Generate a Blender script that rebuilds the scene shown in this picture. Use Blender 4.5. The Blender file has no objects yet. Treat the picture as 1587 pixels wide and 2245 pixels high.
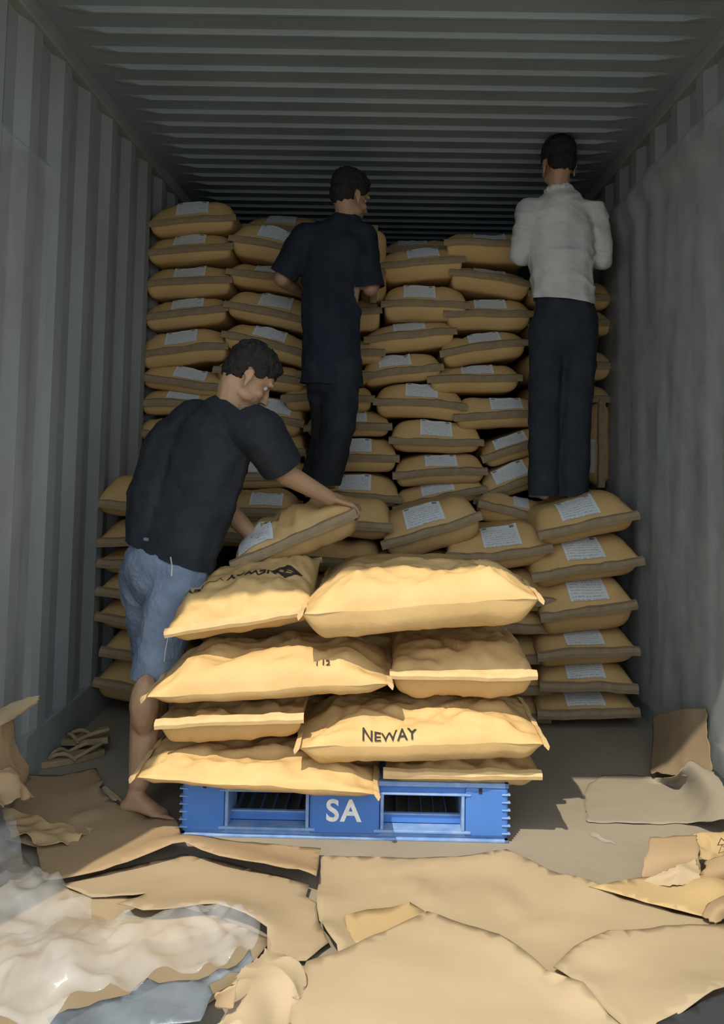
import bpy, bmesh, math, random
import numpy as np
from mathutils import Vector, Matrix, noise
from mathutils.geometry import delaunay_2d_cdt

SC = bpy.context.scene
COL = SC.collection
R = math.radians
# ------------------------------------------------------------------ camera
IW, IH, FPX = 1587, 2245, 1850.0
TILT, ROLL = R(4.0), R(0.9)
VPX, VPY = 838.0, 982.0            # where the container's long axis vanishes
CAM = Vector((0, 0, 1.17))
# camera axes in the world (right, up, back), tilted up and rolled a little
_r0 = Vector((1, 0, 0)); _u0 = Vector((0, -math.sin(TILT), math.cos(TILT))); _f0 = Vector((0, math.cos(TILT), math.sin(TILT)))
_r = _r0 * math.cos(ROLL) + _u0 * math.sin(ROLL)
_u = _u0 * math.cos(ROLL) - _r0 * math.sin(ROLL)
_d = Vector((0, 1, 0))
PPX = VPX - FPX * _d.dot(_r) / _d.dot(_f0)
PPY = VPY + FPX * _d.dot(_u) / _d.dot(_f0)
cd = bpy.data.cameras.new('camera')
cam = bpy.data.objects.new('camera', cd); COL.objects.link(cam)
cam.matrix_world = Matrix(((_r.x, _u.x, -_f0.x, CAM.x), (_r.y, _u.y, -_f0.y, CAM.y), (_r.z, _u.z, -_f0.z, CAM.z), (0, 0, 0, 1)))
cd.sensor_fit = 'AUTO'; cd.sensor_width = 36; cd.lens = FPX / IH * 36
cd.shift_x = (IW / 2 - PPX) / IH
cd.shift_y = (PPY - IH / 2) / IH
cd.clip_start = 0.05
SC.camera = cam

def ray(px, py):
    return (_f0 + _r * ((px - PPX) / FPX) + _u * ((PPY - py) / FPX))
def P(px, py, Y):
    d = ray(px, py); return CAM + d * (Y / d.y)
def F(px, py, z=0.0):
    d = ray(px, py); return CAM + d * ((z - CAM.z) / d.z)

# ------------------------------------------------------------------ world, sun, exposure
w = bpy.data.worlds.new('sky'); SC.world = w; w.use_nodes = True
bg = w.node_tree.nodes['Background']
bg.inputs[0].default_value = (0.80, 0.89, 1.0, 1); bg.inputs[1].default_value = 2.4
sd = bpy.data.lights.new('sun', 'SUN'); sun = bpy.data.objects.new('sun', sd); COL.objects.link(sun)
sd.energy = 4.6; sd.angle = R(0.6); sd.color = (1.0, 0.92, 0.77)
SUN_EL, SUN_AZ = R(56), R(27)
sdir = Vector((math.sin(SUN_AZ) * math.cos(SUN_EL), math.cos(SUN_AZ) * math.cos(SUN_EL), -math.sin(SUN_EL)))
sun.rotation_euler = sdir.to_track_quat('-Z', 'Y').to_euler()
SC.view_settings.view_transform = 'Standard'; SC.view_settings.look = 'None'
SC.view_settings.gamma = 1; SC.view_settings.use_curve_mapping = False
SC.view_settings.exposure = 0.0
SC.cycles.max_bounces = 8; SC.cycles.diffuse_bounces = 5; SC.cycles.transparent_max_bounces = 12

# ------------------------------------------------------------------ materials
def mat(name, col, rough=0.7, spec=0.3, col2=None, nscale=8.0, bump=0.0, bscale=30.0, metallic=0.0, stretch=(1, 1, 1), detail=5, nmin=0.35, nmax=0.65):
    m = bpy.data.materials.new(name); m.use_nodes = True
    nt = m.node_tree; b = nt.nodes['Principled BSDF']
    b.inputs['Roughness'].default_value = rough; b.inputs['Specular IOR Level'].default_value = spec
    b.inputs['Metallic'].default_value = metallic
    b.inputs['Base Color'].default_value = (*col, 1)
    if col2 or bump:
        tc = nt.nodes.new('ShaderNodeTexCoord'); mp = nt.nodes.new('ShaderNodeMapping')
        mp.inputs['Scale'].default_value = stretch
        nt.links.new(tc.outputs['Object'], mp.inputs[0])
    if col2:
        n = nt.nodes.new('ShaderNodeTexNoise'); n.inputs['Scale'].default_value = nscale; n.inputs['Detail'].default_value = detail
        nt.links.new(mp.outputs[0], n.inputs['Vector'])
        mr = nt.nodes.new('ShaderNodeMapRange'); mr.inputs[1].default_value = nmin; mr.inputs[2].default_value = nmax
        nt.links.new(n.outputs['Fac'], mr.inputs[0])
        mx = nt.nodes.new('ShaderNodeMix'); mx.data_type = 'RGBA'
        mx.inputs[6].default_value = (*col, 1); mx.inputs[7].default_value = (*col2, 1)
        nt.links.new(mr.outputs[0], mx.inputs[0]); nt.links.new(mx.outputs[2], b.inputs['Base Color'])
    if bump:
        n2 = nt.nodes.new('ShaderNodeTexNoise'); n2.inputs['Scale'].default_value = bscale; n2.inputs['Detail'].default_value = 6
        nt.links.new(mp.outputs[0], n2.inputs['Vector'])
        bp = nt.nodes.new('ShaderNodeBump'); bp.inputs['Strength'].default_value = bump; bp.inputs['Distance'].default_value = 0.02
        nt.links.new(n2.outputs['Fac'], bp.inputs['Height']); nt.links.new(bp.outputs[0], b.inputs['Normal'])
    return m

M = {}
M['wall'] = mat('painted_steel', (0.27, 0.29, 0.285), 0.55, 0.35, (0.205, 0.215, 0.205), 2.2, 0.15, 9, stretch=(1, 1, 0.35))
M['roof'] = mat('roof_paint', (0.225, 0.27, 0.295), 0.5, 0.4, (0.185, 0.225, 0.25), 1.5)
M['floor'] = mat('floor_board', (0.265, 0.225, 0.165), 0.85, 0.15, (0.225, 0.19, 0.14), 1.8, 0.15, 14)
M['ground'] = mat('yard_concrete', (0.33, 0.32, 0.29), 0.9, 0.2, (0.27, 0.26, 0.24), 1.2, 0.2, 20)
M['kraft'] = mat('kraft_paper', (0.53, 0.352, 0.150), 0.66, 0.22, (0.47, 0.308, 0.126), 5, 0.22, 14)
M['kraft_back'] = mat('kraft_paper_dull', (0.52, 0.345, 0.145), 0.7, 0.2, (0.45, 0.29, 0.115), 5, 0.22, 14)
M['tape'] = mat('crepe_tape', (0.25, 0.185, 0.105), 0.8, 0.15, (0.21, 0.155, 0.09), 30)
M['tape_light'] = mat('crepe_tape_light', (0.56, 0.385, 0.18), 0.75, 0.2, (0.50, 0.34, 0.16), 30)
M['card_tan'] = mat('card_tan', (0.325, 0.245, 0.148), 0.8, 0.15, (0.285, 0.215, 0.13), 3, 0.2, 6)
M['card_pale'] = mat('card_pale', (0.365, 0.275, 0.165), 0.8, 0.15, (0.32, 0.24, 0.145), 2, 0.2, 5)
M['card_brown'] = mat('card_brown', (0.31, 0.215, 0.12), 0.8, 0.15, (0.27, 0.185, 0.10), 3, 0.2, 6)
M['card_mid'] = mat('card_mid', (0.345, 0.26, 0.157), 0.8, 0.15, (0.30, 0.228, 0.137), 3, 0.2, 6)
M['card_shaded'] = mat('card_shaded', (0.20, 0.145, 0.085), 0.85, 0.1, (0.17, 0.12, 0.07), 3, 0.2, 6)  # brown card with the shade by the right wall put into its colour
M['card_orange'] = mat('card_orange', (0.40, 0.28, 0.135), 0.8, 0.15, (0.36, 0.25, 0.12), 3, 0.2, 8)
M['skin'] = mat('skin', (0.36, 0.215, 0.125), 0.55, 0.35, (0.30, 0.175, 0.10), 8)
M['hair'] = mat('hair', (0.014, 0.013, 0.012), 0.7, 0.2, (0.024, 0.021, 0.018), 60, 0.6, 120)
M['black'] = mat('black_cotton', (0.016, 0.019, 0.024), 0.85, 0.15, (0.024, 0.027, 0.031), 12, 0.3, 60)
M['navy'] = mat('navy_cotton', (0.012, 0.016, 0.024), 0.85, 0.15, (0.018, 0.022, 0.03), 12, 0.3, 60)
M['trouser'] = mat('charcoal_trousers', (0.018, 0.022, 0.028), 0.85, 0.15, (0.026, 0.03, 0.036), 12, 0.3, 60)
M['white'] = mat('grey_white_cotton', (0.50, 0.49, 0.44), 0.85, 0.15, (0.40, 0.40, 0.38), 5, 0.35, 25)
M['denim'] = mat('denim', (0.13, 0.165, 0.225), 0.9, 0.1, (0.20, 0.245, 0.31), 7, 0.4, 60)
M['blue'] = mat('blue_plastic', (0.055, 0.155, 0.43), 0.45, 0.35, (0.065, 0.175, 0.46), 6)
M['blue_edge'] = mat('scuffed_blue_plastic', (0.13, 0.24, 0.46), 0.5, 0.35, (0.22, 0.32, 0.50), 25)
M['paint_white'] = mat('white_paint', (0.80, 0.78, 0.70), 0.6, 0.3, (0.62, 0.62, 0.60), 40)
M['ink'] = mat('black_ink', (0.03, 0.025, 0.02), 0.7, 0.2)
M['sandal'] = mat('tan_sandal', (0.27, 0.20, 0.11), 0.7, 0.2, (0.20, 0.145, 0.08), 12)
M['dark'] = mat('dark_rubber', (0.03, 0.03, 0.03), 0.8, 0.2)
M['eye'] = mat('eye_white', (0.35, 0.33, 0.30), 0.5, 0.3)
M['cloth_grey'] = mat('blue_grey_film', (0.10, 0.115, 0.13), 0.4, 0.5, (0.16, 0.175, 0.185), 8, 0.3, 12)

def film(name, col, fac, rough, bstr=0.5, bscale=11.0):
    m = bpy.data.materials.new(name); m.use_nodes = True; nt = m.node_tree
    b = nt.nodes['Principled BSDF']; out = nt.nodes['Material Output']
    b.inputs['Base Color'].default_value = (*col, 1); b.inputs['Roughness'].default_value = rough
    b.inputs['Specular IOR Level'].default_value = 0.8
    t = nt.nodes.new('ShaderNodeBsdfTransparent'); mx = nt.nodes.new('ShaderNodeMixShader')
    n = nt.nodes.new('ShaderNodeTexNoise'); n.inputs['Scale'].default_value = 4.0; n.inputs['Detail'].default_value = 7
    tc = nt.nodes.new('ShaderNodeTexCoord'); nt.links.new(tc.outputs['Object'], n.inputs['Vector'])
    mr = nt.nodes.new('ShaderNodeMapRange'); mr.inputs[1].default_value = 0.35; mr.inputs[2].default_value = 0.7
    mr.inputs[3].default_value = fac[0]; mr.inputs[4].default_value = fac[1]
    nt.links.new(n.outputs['Fac'], mr.inputs[0]); nt.links.new(mr.outputs[0], mx.inputs[0])
    nt.links.new(t.outputs[0], mx.inputs[1]); nt.links.new(b.outputs[0], mx.inputs[2])
    nt.links.new(mx.outputs[0], out.inputs[0])
    bp = nt.nodes.new('ShaderNodeBump'); bp.inputs['Strength'].default_value = bstr; bp.inputs['Distance'].default_value = 0.02
    n2 = nt.nodes.new('ShaderNodeTexNoise'); n2.inputs['Scale'].default_value = bscale; n2.inputs['Detail'].default_value = 5; n2.inputs['Distortion'].default_value = 1.5
    nt.links.new(tc.outputs['Object'], n2.inputs['Vector']); nt.links.new(n2.outputs['Fac'], bp.inputs['Height'])
    nt.links.new(bp.outputs[0], b.inputs['Normal'])
    return m
M['film'] = film('clear_plastic_film', (0.50, 0.49, 0.47), (0.06, 0.30), 0.13, 0.12, 9.0)
M['liner'] = film('liner_film', (0.38, 0.39, 0.38), (0.35, 0.62), 0.45, 0.12, 5.0)
M['liner_thin'] = film('liner_film_thin', (0.38, 0.39, 0.38), (0.22, 0.5), 0.45, 0.1, 5.0)

def label_mat():
    m = bpy.data.materials.new('printed_label'); m.use_nodes = True; nt = m.node_tree
    b = nt.nodes['Principled BSDF']; b.inputs['Roughness'].default_value = 0.55
    uv = nt.nodes.new('ShaderNodeUVMap'); uv.uv_map = 'uv'
    sx = nt.nodes.new('ShaderNodeSeparateXYZ'); nt.links.new(uv.outputs[0], sx.inputs[0])
    def mth(op, a, c=None, v=None):
        n = nt.nodes.new('ShaderNodeMath'); n.operation = op
        nt.links.new(a, n.inputs[0])
        if c is not None: nt.links.new(c, n.inputs[1])
        if v is not None: n.inputs[1].default_value = v
        return n.outputs[0]
    u, v = sx.outputs[0], sx.outputs[1]
    line = mth('GREATER_THAN', mth('SINE', mth('MULTIPLY', v, v=62.0)), v=0.15)
    mp = nt.nodes.new('ShaderNodeMapping'); mp.inputs['Scale'].default_value = (38, 9.9, 1); nt.links.new(uv.outputs[0], mp.inputs[0])
    n = nt.nodes.new('ShaderNodeTexNoise'); n.inputs['Scale'].default_value = 1.0; nt.links.new(mp.outputs[0], n.inputs['Vector'])
    txt = mth('MULTIPLY', line, mth('GREATER_THAN', n.outputs['Fac'], v=0.47))
    inx = mth('MULTIPLY', mth('GREATER_THAN', u, v=0.06), mth('LESS_THAN', u, v=0.93))
    txt = mth('MULTIPLY', txt, mth('MULTIPLY', inx, mth('LESS_THAN', v, v=0.82)))
    blk = mth('MULTIPLY', mth('MULTIPLY', mth('GREATER_THAN', u, v=0.05), mth('LESS_THAN', u, v=0.17)), mth('MULTIPLY', mth('GREATER_THAN', v, v=0.86), mth('LESS_THAN', v, v=0.96)))
    blk2 = mth('MULTIPLY', mth('MULTIPLY', mth('GREATER_THAN', u, v=0.80), mth('LESS_THAN', u, v=0.92)), mth('MULTIPLY', mth('GREATER_THAN', v, v=0.84), mth('LESS_THAN', v, v=0.97)))
    ink = mth('MAXIMUM', mth('MULTIPLY', txt, v=0.42), mth('MULTIPLY', mth('MAXIMUM', blk, blk2), v=0.8))
    mx = nt.nodes.new('ShaderNodeMix'); mx.data_type = 'RGBA'; nt.links.new(ink, mx.inputs[0])
    mx.inputs[6].default_value = (0.56, 0.58, 0.56, 1); mx.inputs[7].default_value = (0.06, 0.06, 0.07, 1)
    nt.links.new(mx.outputs[2], b.inputs['Base Color'])
    return m
M['label'] = label_mat()
def crumple(key, scale, strength, dist=0.012):
    """sharp paper creases as fine relief on top of the soft bump"""
    nt = M[key].node_tree; b = nt.nodes['Principled BSDF']
    old = b.inputs['Normal'].links[0].from_socket if b.inputs['Normal'].links else None
    tc = nt.nodes.new('ShaderNodeTexCoord')
    n = nt.nodes.new('ShaderNodeTexNoise'); n.noise_type = 'RIDGED_MULTIFRACTAL'; n.inputs['Scale'].default_value = scale; n.inputs['Detail'].default_value = 2.5
    n.inputs['Roughness'].default_value = 0.35; n.inputs['Distortion'].default_value = 0.4
    nt.links.new(tc.outputs['Object'], n.inputs['Vector'])
    bp = nt.nodes.new('ShaderNodeBump'); bp.inputs['Strength'].default_value = strength; bp.inputs['Distance'].default_value = dist
    nt.links.new(n.outputs['Fac'], bp.inputs['Height'])
    if old: nt.links.new(old, bp.inputs['Normal'])
    nt.links.new(bp.outputs[0], b.inputs['Normal'])
crumple('kraft', 3.2, 0.35); crumple('kraft_back', 3.5, 0.3)
crumple('film', 2.6, 1.0, 0.03)
for k_ in ('card_tan', 'card_pale', 'card_brown', 'card_orange'): crumple(k_, 2.2, 0.22)

# ------------------------------------------------------------------ object helpers
def tag(o, label=None, cat=None, group=None, kind=None):
    if label: o['label'] = label
    if cat: o['category'] = cat
    if group: o['group'] = group
    if kind: o['kind'] = kind
    return o
def empty(name, loc=(0, 0, 0)):
    o = bpy.data.objects.new(name, None); COL.objects.link(o); o.location = loc; return o
def mobj(name, verts, faces, m, parent=None, smooth=True, uvs=None):
    me = bpy.data.meshes.new(name); me.from_pydata([tuple(v) for v in verts], [], faces)
    me.materials.append(m)
    if smooth: me.polygons.foreach_set('use_smooth', [True] * len(me.polygons))
    if uvs is not None:
        l = me.uv_layers.new(name='uv')
        for lp in me.loops: l.data[lp.index].uv = uvs[lp.vertex_index]
    me.update()
    o = bpy.data.objects.new(name, me); COL.objects.link(o)
    if parent: o.parent = parent
    return o
def bmobj(name, bm, m, parent=None, smooth=False, bevel=0):
    me = bpy.data.meshes.new(name); bm.to_mesh(me); bm.free(); me.materials.append(m)
    if smooth: me.polygons.foreach_set('use_smooth', [True] * len(me.polygons))
    o = bpy.data.objects.new(name, me); COL.objects.link(o)
    if parent: o.parent = parent
    if bevel:
        b = o.modifiers.new('bevel', 'BEVEL'); b.width = bevel; b.segments = 2; b.limit_method = 'ANGLE'
    return o
def box(bm, x0, x1, y0, y1, z0, z1):
    vs = [bm.verts.new(c) for c in ((x0, y0, z0), (x1, y0, z0), (x1, y1, z0), (x0, y1, z0), (x0, y0, z1), (x1, y0, z1), (x1, y1, z1), (x0, y1, z1))]
    for f in ((0, 3, 2, 1), (4, 5, 6, 7), (0, 1, 5, 4), (1, 2, 6, 5), (2, 3, 7, 6), (3, 0, 4, 7)):
        bm.faces.new([vs[i] for i in f])
def grid_faces(nu, nv, off=0, flip=False):
    fs = []
    for i in range(nu - 1):
        for j in range(nv - 1):
            a = off + i * nv + j
            f = (a, a + nv, a + nv + 1, a + 1)
            fs.append(f[::-1] if flip else f)
    return fs
def fbm(x, y, z=0.0, o=4):
    return noise.fractal(Vector((x, y, z)), 1.0, 2.0, o)
def ridge(x, y, z=0.0):
    return 1 - abs(noise.noise(Vector((x, y, z)))) * 2

# ------------------------------------------------------------------ container shell
XL, XR, ZT, YF, YB = -1.205, 1.175, 2.66, 1.61, 12.0
def wall_profile(y, pitch=0.278, depth=0.027):
    p = (y / pitch) % 1.0
    if p < 0.26: return 0.0
    if p < 0.5: return depth * (p - 0.26) / 0.24
    if p < 0.76: return depth
    return depth * (1 - (p - 0.76) / 0.24)
def side_wall(name, X, sgn):
    ys = []; k = math.floor(YF / 0.278)
    y = YF
    ks = [YF]
    n = k
    while n * 0.278 < YB:
        for q in (0.0, 0.26, 0.5, 0.76):
            v = (n + q) * 0.278
            if YF < v < YB: ks.append(v)
        n += 1
    ks.append(YB)
    vs, fs = [], []
    for y in ks:
        d = wall_profile(y + 1e-6)
        for z in (0.16, ZT - 0.06): vs.append((X + sgn * d, y, z))
    n0 = len(ks)
    # outer skin so that the wall has a thickness
    for y in ks:
        d = wall_profile(y + 1e-6)
        for z in (0.16, ZT - 0.06): vs.append((X + sgn * (d + 0.004), y, z))
    for i in range(n0 - 1):
        a = 2 * i; fs.append((a, a + 2, a + 3, a + 1) if sgn < 0 else (a, a + 1, a + 3, a + 2))
        a += 2 * n0; fs.append((a, a + 1, a + 3, a + 2) if sgn < 0 else (a, a + 2, a + 3, a + 1))
    o = mobj(name, vs, fs, M['wall'], smooth=False)
    tag(o, kind='structure')
    return o
side_wall('wall_left', XL, -1)
side_wall('wall_right', XR, 1)
# bottom and top side rails, corner posts
for nm, X, s in (('trim_1', XL, -1), ('trim_2', XR, 1)):
    bm = bmesh.new()
    box(bm, min(X, X + s * 0.07), max(X, X + s * 0.07), YF, YB, -0.02, 0.16)
    tag(bmobj(nm, bm, M['wall'], bevel=0.006), kind='structure')
for nm, X, s in (('trim_3', XL, -1), ('trim_4', XR, 1)):
    bm = bmesh.new()
    box(bm, min(X - s * 0.015, X + s * 0.07), max(X - s * 0.015, X + s * 0.07), YF, YB, ZT - 0.07, ZT + 0.0)
    tag(bmobj(nm, bm, M['wall'], bevel=0.006), kind='structure')
for nm, X, s in (('trim_5', XL, -1), ('trim_6', XR, 1)):
    bm = bmesh.new()
    box(bm, min(X, X + s * 0.13), max(X, X + s * 0.13), YF - 0.1, YF, -0.02, ZT + 0.06)
    tag(bmobj(nm, bm, M['wall'], bevel=0.01), kind='structure')
# corrugated roof
def roof():
    pitch, dep = 0.146, 0.015
    ys = [YF]
    n = math.floor(YF / pitch)
    while n * pitch < 9.0:
        for q in (0.0, 0.10, 0.18, 0.40):
            v = (n + q) * pitch
            if v > YF: ys.append(v)
        n += 1
    ys.append(YB)
    xs = [XL - 0.04, XL + 0.075, XL + 0.13, XL + 0.19, -0.4, 0.4, XR - 0.17, XR - 0.11, XR - 0.055, XR + 0.04]
    wx = [0, 0, 0.35, 1, 1, 1, 1, 0.35, 0, 0]
    def prof(y):
        p = (y / pitch) % 1.0
        if y > 8.9: return 0
        if p < 0.10: return 1 - p / 0.10 if False else p / 0.10
        if p < 0.18: return 1
        if p < 0.40: return 1 - (p - 0.18) / 0.22
        return 0
    vs = []
    for y in ys:
        for x, w_ in zip(xs, wx): vs.append((x, y, ZT - 0.004 - dep * prof(y + 1e-6) * w_))
    n0 = len(vs); nx = len(xs); fs = grid_faces(len(ys), nx)
    vs2 = [(x, y, ZT + 0.004) for y in (YF, YB) for x in (xs[0], xs[-1])]
    vs += vs2; fs.append((n0, n0 + 1, n0 + 3, n0 + 2))
    o = mobj('ceiling', vs, fs, M['roof'], smooth=False); tag(o, kind='structure')
roof()
bm = bmesh.new(); box(bm, XL - 0.1, XR + 0.1, YF - 0.1, YF, ZT, ZT + 0.09); tag(bmobj('trim_7', bm, M['wall'], bevel=0.01), kind='structure')
bm = bmesh.new(); box(bm, XL - 0.06, XR + 0.06, YB, YB + 0.03, -0.02, ZT); tag(bmobj('wall_back', bm, M['wall']), kind='structure')
bm = bmesh.new(); box(bm, XL - 0.07, XR + 0.07, YF, YB, -0.03, 0.0); tag(bmobj('floor', bm, M['floor']), kind='structure')
bm = bmesh.new(); box(bm, -8, 8, -9, YF - 0.001, -0.03, -0.001); tag(bmobj('floor_dock', bm, M['floor']), kind='structure')

# ------------------------------------------------------------------ plastic liner hanging on the side walls
def liner(name, label, X, sgn, y0, y1, ztop, fold, seed, m='liner'):
    nu, nv = 110, 60
    vs = []
    zb = 0.10
    for i in range(nu):
        y = y0 + (y1 - y0) * i / (nu - 1)
        for j in range(nv):
            t = j / (nv - 1)
            zt = ztop + 0.03 * noise.noise(Vector((y * 1.3, seed, 0)))
            z = zb + (zt - zb) * t
            bulge = 0.024 + 0.009 * fbm(y * 5, z * 0.7, seed) + 0.010 * ridge(y * 4 + z * 0.8, z * 0.35, seed + 3) + 0.005 * ridge(y * 4 - z * 2.5, 0.3 * z, seed + 8)
            if t > fold: bulge += 0.035 * math.sin((t - fold) / (1 - fold) * math.pi) ** 0.6
            bulge *= 1 if t < 0.985 else 0.3
            bulge = max(bulge, 0.006)
            zz = z + (0.10 * math.exp(-((y - y0) / 0.25) ** 2) * (1 - t) * 3 if False else 0)
            vs.append((X - sgn * bulge, y, zz))
    o = mobj(name, vs, grid_faces(nu, nv), M[m])
    tag(o, label, 'plastic liner')
liner('plastic_liner', 'crumpled translucent plastic liner hung on the wall beside the man in the white shirt', XR, 1, 1.9, 4.55, 2.40, 0.92, 2.0)
liner('plastic_liner', 'hazy plastic liner hung on the wall beside the barefoot bending man', XL, -1, 1.7, 2.9, 2.15, 0.93, 7.0, 'liner_thin')

# ------------------------------------------------------------------ sacks
ALLBAGS = []
class Sack:
    def __init__(s, W=0.445, L=0.63, Tu=0.085, Tl=0.08, seed=0, r=0.14, bow=0.0, skew=0.0, wr=1.0, cut=0.0, pb=6.0, pa=1.45):
        s.pb = pb; s.pa = pa
        s.W, s.L, s.Tu, s.Tl, s.seed, s.r, s.bow, s.skew, s.wr = W, L, Tu, Tl, seed * 7.31, r, bow, skew, wr
    def pt(s, u, y, side, off=0.0):
        r = s.r
        e = min(y, s.L - y) / r
        e1 = min(max(e, 0), 1)
        if side < 0: e1 = min(1.0, e1 * 2.0)
        A = 1 - (1 - e1) ** (s.pa if side > 0 else 2.0)
        B = max(0.0, 1 - abs(u) ** (s.pb if side > 0 else s.pb * 2)) ** 0.5
        x = u * s.W / 2 * (1 - 0.035 * A)
        q = s.seed
        nn = (0.014 if side > 0 else 0.006) * fbm(x * 3.5, y * 3.0, q + side) + 0.0045 * fbm(x * 14, y * 10, q + 5 * side, 3)
        # creases running in from the ends, strongest by the corners
        cr = math.exp(-max(e, 0) * 0.9) * (0.35 + abs(u)) 
        nn += 0.010 * cr * (ridge(x * 13, y * 3.5, q + 9 + side) - 0.6)
        nn += 0.007 * (max(0, ridge(x * 3.0 + y * 2.2, y * 1.2 - x, q + 20 + side) - 0.86) / 0.14) * -1.0
        h = (s.Tu if side > 0 else s.Tl) * A * B
        if s.wr > 1.3:
            w1 = math.exp(-max(e, 0) * 0.55)
            nn += 0.011 * w1 * (abs(noise.noise(Vector((x * 11 + y * 5, y * 9 - x * 4, q + 31)))) * -3.2 + 0.5)
            nn += 0.006 * (abs(noise.noise(Vector((x * 5 - y * 3, y * 4 + x * 6, q + 41 + side)))) * -3 + 0.5)
            nn += 0.0035 * (abs(noise.noise(Vector((x * 24 + y * 8, y * 15, q + 51)))) * -3 + 0.4)
        if side < 0: nn *= 0.35
        z = side * (h + nn * s.wr * min(1, A * 1.4) * B)
        z += (1 - B) * 0.005 * s.wr * fbm(y * 6, q, u, 3)
        z += s.bow * (1 - u * u) + s.skew * u * abs(u)
        z += 0.006 * noise.noise(Vector((u * 1.5, q, 1.0))) 
        yy = y - 0.006 * noise.noise(Vector((u * 3, q, 4.0))) * (1 - A)
        if off:
            # push out along a rough normal
            sl = (s.Tu * 1.7 / r * (1 - e1) ** 0.7) if e1 < 1 else 0
            n = Vector((0, -sl if y < s.L / 2 else sl, 1)).normalized() * off * side
            return Vector((x, yy, z)) + n
        return Vector((x, yy, z))

def sack(sk, mw, label, name='paper_sack', group=None, lab=(0.5, 0.36), tape='tape', body='kraft_back', ny=22, nx=22, text=None, labels=True):
    root = empty(name); root.matrix_world = mw
    tag(root, label, 'sack', group)
    us = [math.sin((i / (nx - 1) - 0.5) * math.pi) for i in range(nx)]
    us = [0.6 * a + 0.4 * (2 * i / (nx - 1) - 1) for i, a in enumerate(us)]
    ys = [sk.L * (0.5 - 0.5 * math.cos(math.pi * j / (ny - 1))) * 0.65 + 0.35 * sk.L * j / (ny - 1) for j in range(ny)]
    vs = []; fs = []
    for side in (1, -1):
        off = len(vs)
        for u in us:
            for y in ys: vs.append(sk.pt(u, y, side))
        fs += grid_faces(nx, ny, off, side < 0)
    mobj('bag_body', vs, fs, M[body], root)
    # merge of the two skins happens visually on the seam; tape strips cover it at both ends
    for end in (0, 1):
        tv, tf = [], []
        n = 19
        if tape == 'tape_light': prof = [(0.010, 0.008, 1), (-0.006, 0.003, 0), (-0.010, -0.006, 0), (-0.007, -0.017, 0), (-0.004, -0.016, 0), (0.006, -0.004, 0)]
        else: prof = [(0.012, 0.010, 1), (-0.004, 0.004, 0), (-0.011, -0.012, 0), (-0.007, -0.028, 0), (-0.003, -0.027, 0), (0.006, -0.004, 0)]
        for i in range(n):
            ov = 1.012 if tape == 'tape_light' else 1.03; u = -ov + 2 * ov * i / (n - 1)
            uc = max(-1, min(1, u))
            b = sk.pt(uc, 0 if end == 0 else sk.L, 1)
            jz = (0.0055 if tape == 'tape_light' else 0.003) * noise.noise(Vector((u * 4, sk.seed, 9))); jd = 0.004 * noise.noise(Vector((u * 2.3, sk.seed, 19)))
            ex = (u - uc) * sk.W / 2
            for (dy, dz, _) in prof:
                d = dy - jd if dy < 0 else dy
                tv.append((b.x + ex, b.y + (d if end == 0 else -d), b.z + dz * (1.0 + 3 * jz / 0.01 * 0.15) + jz))
        m = len(prof)
        for i in range(n - 1):
            for j in range(m):
                a = i * m + j; c = i * m + (j + 1) % m
                tf.append((a, c, c + m, a + m))
        tf.append(tuple(range(m))[::-1]); tf.append(tuple(range((n - 1) * m, n * m)))
        mobj('seam_tape', tv, tf, M[tape], root, smooth=False)
        if end == 0 and labels is None: pass
    if lab:
        c, wd = lab   # centre and width as fractions of the bag's width
        n1, n2 = 7, 6
        lv, uv = [], []
        for i in range(n1):
            for j in range(n2):
                fu, fv = i / (n1 - 1), j / (n2 - 1)
                u = (c - wd / 2 + wd * fu) * 2 - 1
                y = sk.r * (0.17 + 0.75 * fv)
                lv.append(sk.pt(u, y, 1, 0.0035)); uv.append((fu, fv))
        mobj('printed_label', lv, grid_faces(n1, n2), M['label'], root, uvs=uv)
    ALLBAGS.append(root)
    return root

def place_end(xl, yl, xr, yr, top, bot, Y, label, group, lab=None, seed=None, bow=0.0, body='kraft_back', tape='tape', L=0.62, W=None, r=0.14, labw=72, wr=1.0, name='paper_sack', lead=0.0, dmul=0.97):
    a, b = P(xl, yl, Y), P(xr, yr, Y)
    c = (a + b) / 2
    pc = ((xl + xr) / 2, (yl + yr) / 2)
    zt, zb = P(pc[0], top, Y).z, P(pc[0], bot, Y).z
    ang = math.atan2(b.z - a.z, b.x - a.x)
    width = (b - a).length
    Tu = max(0.03, (zt - c.z) * math.cos(ang) * dmul - 0.004); Tl = max(0.03, (c.z - zb) * math.cos(ang) * dmul - 0.004)
    rnd = random.Random(seed if seed is not None else int(xl * 31 + yl * 17))
    bw = bow
    sk = Sack(width, L, Tu - bw if bw > 0 else Tu, Tl + bw if bw > 0 else Tl, rnd.randint(0, 999), r=r, bow=bw, wr=wr, pa=1.15 if r < 0.1 else 1.45)
    # long axis yaw a touch
    yaw = rnd.uniform(-0.02, 0.02)
    mw = Matrix.Translation(c) @ Matrix.Rotation(yaw, 4, 'Z') @ Matrix.Rotation(-ang, 4, 'Y')
    lb = None
    if lab is not None:
        lb = ((lab - xl) / (xr - xl), labw / (xr - xl))
        if lb[0] + lb[1] / 2 > 0.97: lb = (0.97 - lb[1] / 2, lb[1])
        if lb[0] - lb[1] / 2 < 0.03: lb = (0.03 + lb[1] / 2, lb[1])
    return sack(sk, mw, label, name, group, lb, tape, body)

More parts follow.
